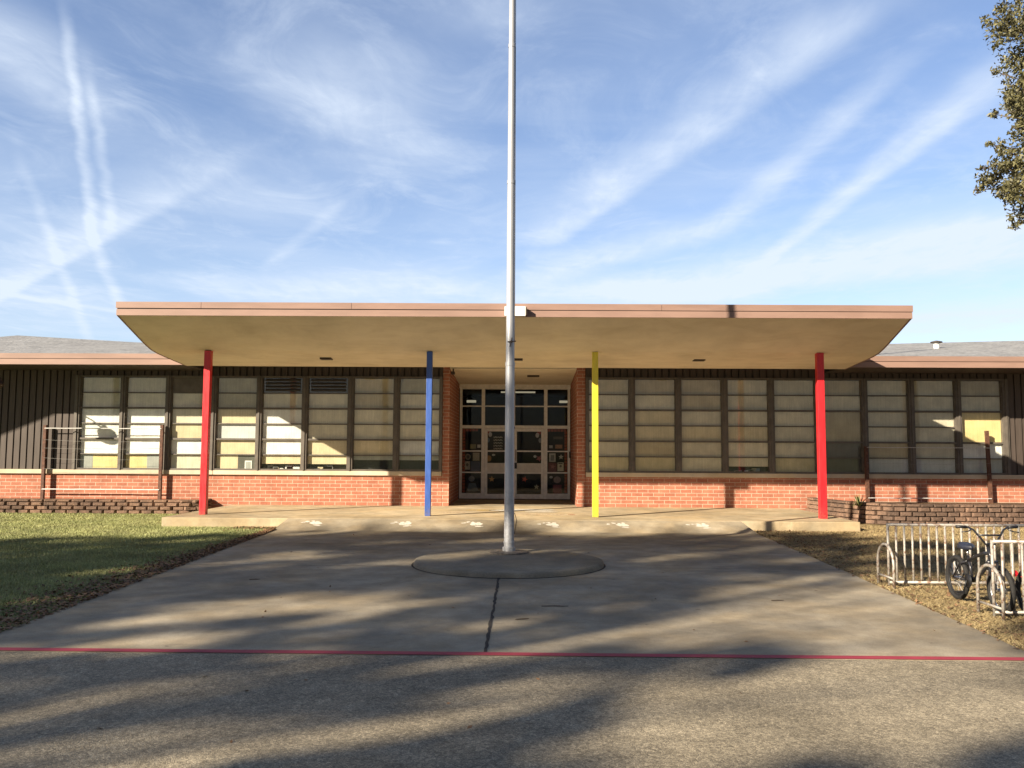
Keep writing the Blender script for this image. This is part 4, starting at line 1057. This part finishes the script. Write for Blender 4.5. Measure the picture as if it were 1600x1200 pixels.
for _ in range(46):
    a = random.uniform(0, 2 * math.pi); h = random.uniform(6.6, 13.5); rad = 3.1 * math.sqrt(max(0.05, 1 - ((h - 9.6) / 4.4) ** 2)) * math.sqrt(random.random())
    x, yv = 13.7 + rad * math.cos(a), TYp + 0.6 + rad * math.sin(a)
    if x < 10.55: continue
    cl.append((x, yv, h, random.uniform(0.55, 0.85)))
tree((13.8, TYp + 0.5), cl, 'broadleaf tree with small olive brown leaves reaching in at the upper right', None, 0.10, 0.040, 3500, M['leaf'], 0.28, name='broadleaf_tree')

# shade trees behind the photographer: their shadows lie on the lawn and driveway
KX, KY = 1.085 / 0.69, 1.0 / 0.69
TR = -14.0
LIT = [  # sunlit openings between the crowns: two surveyed ends and a half width in metres
    ((60, 1072), (190, 1045), .12), ((290, 1190), (520, 1130), .16), ((520, 1130), (800, 1072), .30), ((690, 1120), (800, 1095), .30), ((860, 1110), (1040, 1060), .30),
    ((1180, 1195), (1350, 1165), .22), ((1480, 1195), (1600, 1150), .30), ((1220, 1095), (1600, 1062), .28), ((0, 1150), (250, 1110), .14), ((0, 1200), (180, 1190), .18),
    ((1130, 962), (1400, 932), 1.0), ((1100, 1002), (1500, 988), .42), ((1420, 930), (1640, 985), 1.1), ((880, 990), (1050, 962), .30), ((100, 985), (330, 955), .18),
    ((330, 955), (620, 925), .12), ((480, 975), (640, 940), .12), ((690, 876), (780, 870), .12), ((1140, 876), (1320, 868), .14), ((840, 816), (1010, 813), .28), ((560, 1040), (700, 1030), .1), ((1200, 1140), (1600, 1118), .38), ((1330, 1200), (1620, 1185), .40), ((930, 1190), (1050, 1160), .2), ((1480, 1050), (1640, 1040), .4)]
LIT = [(atz(a[0], a[1], 0.0), atz(b[0], b[1], 0.0), w) for a, b, w in LIT] + [(Vector((5.0, 11.3, 0)), Vector((9.5, 12.3, 0)), 1.1)]
def edge_far(x): return float(np.interp(x, [-16, -11, -8, -6, -3, 0, 2, 5, 7, 10, 16], [15.2, 16.0, 17.2, 18.3, 18.9, 19.4, 18.6, 19.0, 17.9, 17.2, 16.0]))
TRUNKS = [-52.0, -44.0, -37.0, -30.5, -24.0, -10.5]
bins = {t: [] for t in TRUNKS}
gy = 2.2
while gy < 19.6:
    gx = -17.0 + random.uniform(0, 0.5)
    while gx < 13.5:
        x, yv = gx + random.uniform(-0.3, 0.3), gy + random.uniform(-0.3, 0.3)
        r = random.uniform(0.65, 0.95)
        ok = yv + 0.55 * r < edge_far(x)
        for A_, B_, hw in LIT:
            e_ = B_ - A_; k_ = min(max(((x - A_.x) * e_.x + (yv - A_.y) * e_.y) / (e_.x ** 2 + e_.y ** 2), 0), 1)
            if math.hypot(x - A_.x - e_.x * k_, yv - A_.y - e_.y * k_) < hw + 0.38 * r: ok = False
        if yv < 7.4 and random.random() < 0.17: ok = False
        if 7.4 <= yv < 10.5 and random.random() < 0.14: ok = False
        if x > 8.5 and random.random() < 0.4: ok = False
        if ok:
            Yt = TR + random.uniform(-1.6, 1.6); h = (yv - Yt) / KY
            X = x - KX * h
            t = min(TRUNKS, key=lambda q: abs(q - X)); bins[t].append((X, Yt, h, r))
        gx += 0.78
    gy += 0.76
for t in TRUNKS:
    if bins[t]:
        tree((t, TR), bins[t], 'tall dark shade tree standing behind the viewer beside the driveway', 'shade trees behind the viewer', 0.30, 0.19, 210, M["leafdark"], 0.24, name='shade_tree', twig=False)

# added sloping canopy out of view, casting the slanted shadow on the left wall
S = empty('added_shade_canopy', (-21.5, 19.8, 0), 'added unseen sloping canopy on posts that shades the left end of the school wall', 'canopy')
SO = tuple(S.location)
xs0, xs1 = -24.5, -18.6
zz = lambda x: 6.38 + 0.40 * (x + 19.03)
m = MB(); m.add([(x, yv, zz(x) + d) for x in (xs0, xs1) for yv in (19.0, 21.0) for d in (0.0, 0.2)], [(0,2,6,4),(1,5,7,3),(0,4,5,1),(2,3,7,6),(0,1,3,2),(4,6,7,5)])
m.build('shade_slab', M['soffit'], S, SO)
for x in (-24.2, -22.3):
    for yv in (19.2, 20.8): MB().box(x - 0.07, x + 0.07, yv - 0.07, yv + 0.07, 0, zz(x) + 0.005).build('support_post', M['red'], S, SO)

# ------------------------------------------------------------------ sky
W = bpy.data.worlds.new('World'); SC.world = W; W.use_nodes = True
nt = NT(W.node_tree); nt.n.clear()
out = nt.new('ShaderNodeOutputWorld'); bg = nt.new('ShaderNodeBackground'); nt.l.new(bg.outputs[0], out.inputs[0])
sky = nt.new('ShaderNodeTexSky', sky_type='NISHITA'); sky.sun_disc = False
sky.sun_elevation = math.asin(SUN.z); sky.sun_rotation = math.atan2(SUN.x, SUN.y)
sky.altitude = 100; sky.air_density = 1.0; sky.dust_density = 0.6; sky.ozone_density = 3.2
SKY_S = 0.05
bg.inputs[1].default_value = SKY_S
tc = nt.new('ShaderNodeTexCoord'); D = tc.outputs['Generated']
sp = nt.new('ShaderNodeSeparateXYZ'); nt.l.new(D, sp.inputs[0])
zcl = nt.m('MAXIMUM', sp.outputs[2], 0.03)
cb = nt.new('ShaderNodeCombineXYZ'); nt.put(cb.inputs[0], nt.m('DIVIDE', sp.outputs[0], zcl)); nt.put(cb.inputs[1], nt.m('DIVIDE', sp.outputs[1], zcl))
UV = cb.outputs[0]
# wispy warp of the cloud plane
wn = nt.new('ShaderNodeTexNoise'); nt.put(wn.inputs['Vector'], UV); wn.inputs['Scale'].default_value = 2.2; wn.inputs['Detail'].default_value = 6; wn.inputs['Roughness'].default_value = 0.6
warp = nt.v('SCALE', nt.v('SUBTRACT', wn.outputs['Color'], (0.5, 0.5, 0.5)), 0.07)
zero_z = nt.v('MULTIPLY', warp, (1, 1, 0))
UW = nt.v('ADD', UV, zero_z)
fine = nt.noise(UV, 1.6, 8, 0.62, dist=0.8)
fine2 = nt.noise(nt.scalev(UV, 3.6, 1.0, 1), 2.2, 8, 0.6, dist=0.5)
fibre = nt.m('ADD', nt.m('MULTIPLY', nt.rng(fine, 0.30, 0.70), 0.55), nt.m('MULTIPLY', nt.rng(fine2, 0.28, 0.72), 0.5))
def uv(px, py): d = ray(px, py); return Vector((d.x / d.z, d.y / d.z, 0))
def streak(pa, pb, wa, wb, inten, end=0.25, thin=1.0):
    """a cloud band from pa to pb (survey points); wa / wb = (spread on the upper side, on the lower side) at either end"""
    A, Bq = uv(*pa), uv(*pb); L = (Bq - A).length; e = (Bq - A) / L; nrm = Vector((-e.y, e.x, 0))
    dpx = Vector((pb[0] - pa[0], pb[1] - pa[1])).normalized(); up = Vector((dpx.y, -dpx.x))
    if up.y > 0: up = -up
    def wid(p, w, sgn): q = uv(p[0] + up.x * w * sgn, p[1] + up.y * w * sgn); return (q - uv(*p)).dot(nrm)
    sg = 1 if wid(pa, 10, 1) > 0 else -1
    ua, la = max(abs(wid(pa, wa[0], 1)), 1e-3), max(abs(wid(pa, wa[1], -1)), 1e-3); ub, lb2 = max(abs(wid(pb, wb[0], 1)), 1e-3), max(abs(wid(pb, wb[1], -1)), 1e-3)
    d = nt.v('SUBTRACT', UW, tuple(A)); s = nt.m('DIVIDE', nt.v('DOT_PRODUCT', d, tuple(e)), L); t = nt.m('MULTIPLY', nt.v('DOT_PRODUCT', d, tuple(nrm)), float(sg))
    sc = nt.m('MINIMUM', nt.m('MAXIMUM', s, 0.0), 1.0)
    wu = nt.m('MULTIPLY_ADD', sc, ub - ua, ua); wl = nt.m('MULTIPLY_ADD', sc, lb2 - la, la)
    q = nt.m('ADD', nt.m('DIVIDE', nt.m('MAXIMUM', t, 0.0), wu), nt.m('DIVIDE', nt.m('MAXIMUM', nt.m('MULTIPLY', t, -1.0), 0.0), wl))
    k = nt.rng(q, 0.0, 1.0, 1.0, 0.0)
    k = nt.m('MULTIPLY', k, nt.m('MULTIPLY', nt.rng(s, -0.02, end), nt.rng(s, 1.02, 1.0 - end, 0.0, 1.0)))
    f = nt.m('MULTIPLY_ADD', fibre, 0.75 * thin, 0.80 - 0.40 * thin)
    return nt.m('MULTIPLY', nt.m('MULTIPLY', k, f), inten)
def patch(p, rx_, ry_, inten):
    c = uv(*p); a = (uv(p[0] + rx_, p[1]) - c).length; b = (uv(p[0], p[1] - ry_) - c).length
    d = nt.v('SUBTRACT', UW, tuple(c)); d = nt.v('MULTIPLY', d, (1 / a, 1 / b, 0))
    k = nt.rng(nt.v('LENGTH', d), 0.0, 1.0, 1.0, 0.0)
    return nt.m('MULTIPLY', nt.m('MULTIPLY', k, nt.m('MULTIPLY_ADD', fibre, 0.9, 0.45)), inten)
ST = [
    streak((-60, 500), (470, 190), (60, 10), (150, 30), 0.42, 0.3),
    streak((93, -20), (150, 400), (18, 14), (16, 14), 0.36, 0.15),
    streak((130, 60), (180, 380), (14, 14), (14, 14), 0.26, 0.25),
    streak((140, 360), (196, 500), (16, 14), (18, 14), 0.34, 0.2),
    streak((-5, 150), (150, 560), (16, 16), (14, 14), 0.26, 0.25),
    streak((-20, 455), (230, 494), (6, 6), (6, 6), 0.30, 0.2),
    streak((600, 260), (390, 440), (16, 16), (16, 16), 0.16, 0.35),
    streak((848, 388), (1400, -30), (70, 16), (110, 60), 0.46, 0.12),
    streak((1090, 385), (1480, 40), (40, 28), (40, 30), 0.38, 0.25),
    streak((780, 452), (1210, 330), (34, 22), (60, 30), 0.42, 0.25),
    streak((1170, 430), (1640, 60), (14, 10), (70, 40), 0.50, 0.1),
    streak((930, 470), (1750, 330), (60, 30), (60, 110), 0.72, 0.2, 0.85),
    streak((1150, 520), (1750, 470), (26, 40), (40, 40), 0.5, 0.2, 0.6),
    streak((250, 455), (800, 440), (42, 40), (42, 50), 0.50, 0.25, 0.8),
    streak((700, 470), (1250, 452), (30, 40), (30, 40), 0.42, 0.2, 0.7),
    patch((530, 150), 190, 130, 0.32), patch((610, 235), 190, 110, 0.26), patch((20, 90), 170, 200, 0.42), patch((760, 20), 160, 70, 0.16), patch((380, 300), 200, 90, 0.14), patch((90, 470), 220, 70, 0.28)]
tot = ST[0]
for k in ST[1:]: tot = nt.m('ADD', tot, k)
tot = nt.m('MULTIPLY', tot, 1.22)
veil = nt.noise(nt.scalev(UV, 0.8, 1.0, 1), 0.9, 7, 0.6, dist=0.6)
elev = sp.outputs[2]
veil2 = nt.noise(nt.scalev(UV, 1.6, 1.1, 1), 1.7, 9, 0.66, dist=1.0)
base = nt.m('ADD', nt.m('ADD', nt.m('MULTIPLY', nt.rng(veil, 0.35, 0.70), 0.20), nt.m('MULTIPLY', nt.m('MULTIPLY', nt.rng(veil2, 0.42, 0.72), nt.rng(fine, 0.3, 0.7, 0.4, 1.0)), 0.26)), nt.rng(elev, 0.40, 0.05, 0.06, 0.30))
tot = nt.m('ADD', tot, base)
tot = nt.m('MULTIPLY', tot, nt.rng(elev, 0.0, 0.05))
tot = nt.m('MINIMUM', tot, 0.95)
CLOUD = (7.0, 7.9, 9.2, 1)
# cloud thins behind the viewer; sky brightened ahead, dimmed behind to cut facade fill
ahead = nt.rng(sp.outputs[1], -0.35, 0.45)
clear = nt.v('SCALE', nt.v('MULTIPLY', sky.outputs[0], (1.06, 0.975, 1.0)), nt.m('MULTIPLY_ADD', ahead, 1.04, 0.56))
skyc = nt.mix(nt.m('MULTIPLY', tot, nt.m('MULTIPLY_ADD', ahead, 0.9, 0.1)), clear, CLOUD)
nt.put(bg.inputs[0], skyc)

# ------------------------------------------------------------------ sun, camera, look
sl = bpy.data.lights.new('sun', 'SUN'); sl.energy = 5.0; sl.angle = math.radians(0.6); sl.color = (1.0, 0.87, 0.68)
so = bpy.data.objects.new('sun', sl); COL.objects.link(so); so.rotation_euler = SUN.to_track_quat('Z', 'Y').to_euler(); so.location = SUN * 60

cd = bpy.data.cameras.new('camera'); co = bpy.data.objects.new('camera', cd); COL.objects.link(co)
cd.sensor_width = 36; cd.lens = 36 * FPX / 1600; cd.clip_end = 2000; cd.clip_start = 0.05
mw = Matrix((( _r.x, _u.x, -_f.x, 0), (_r.y, _u.y, -_f.y, 0), (_r.z, _u.z, -_f.z, CAMZ), (0, 0, 0, 1)))
co.matrix_world = mw
SC.camera = co
vs_ = SC.view_settings; vs_.view_transform = 'Standard'; vs_.look = 'None'; vs_.exposure = 1.22; vs_.gamma = 1.0; vs_.use_curve_mapping = False
SC.render.engine = 'CYCLES'
SC.cycles.max_bounces = 8; SC.cycles.transparent_max_bounces = 12; SC.cycles.use_denoising = True
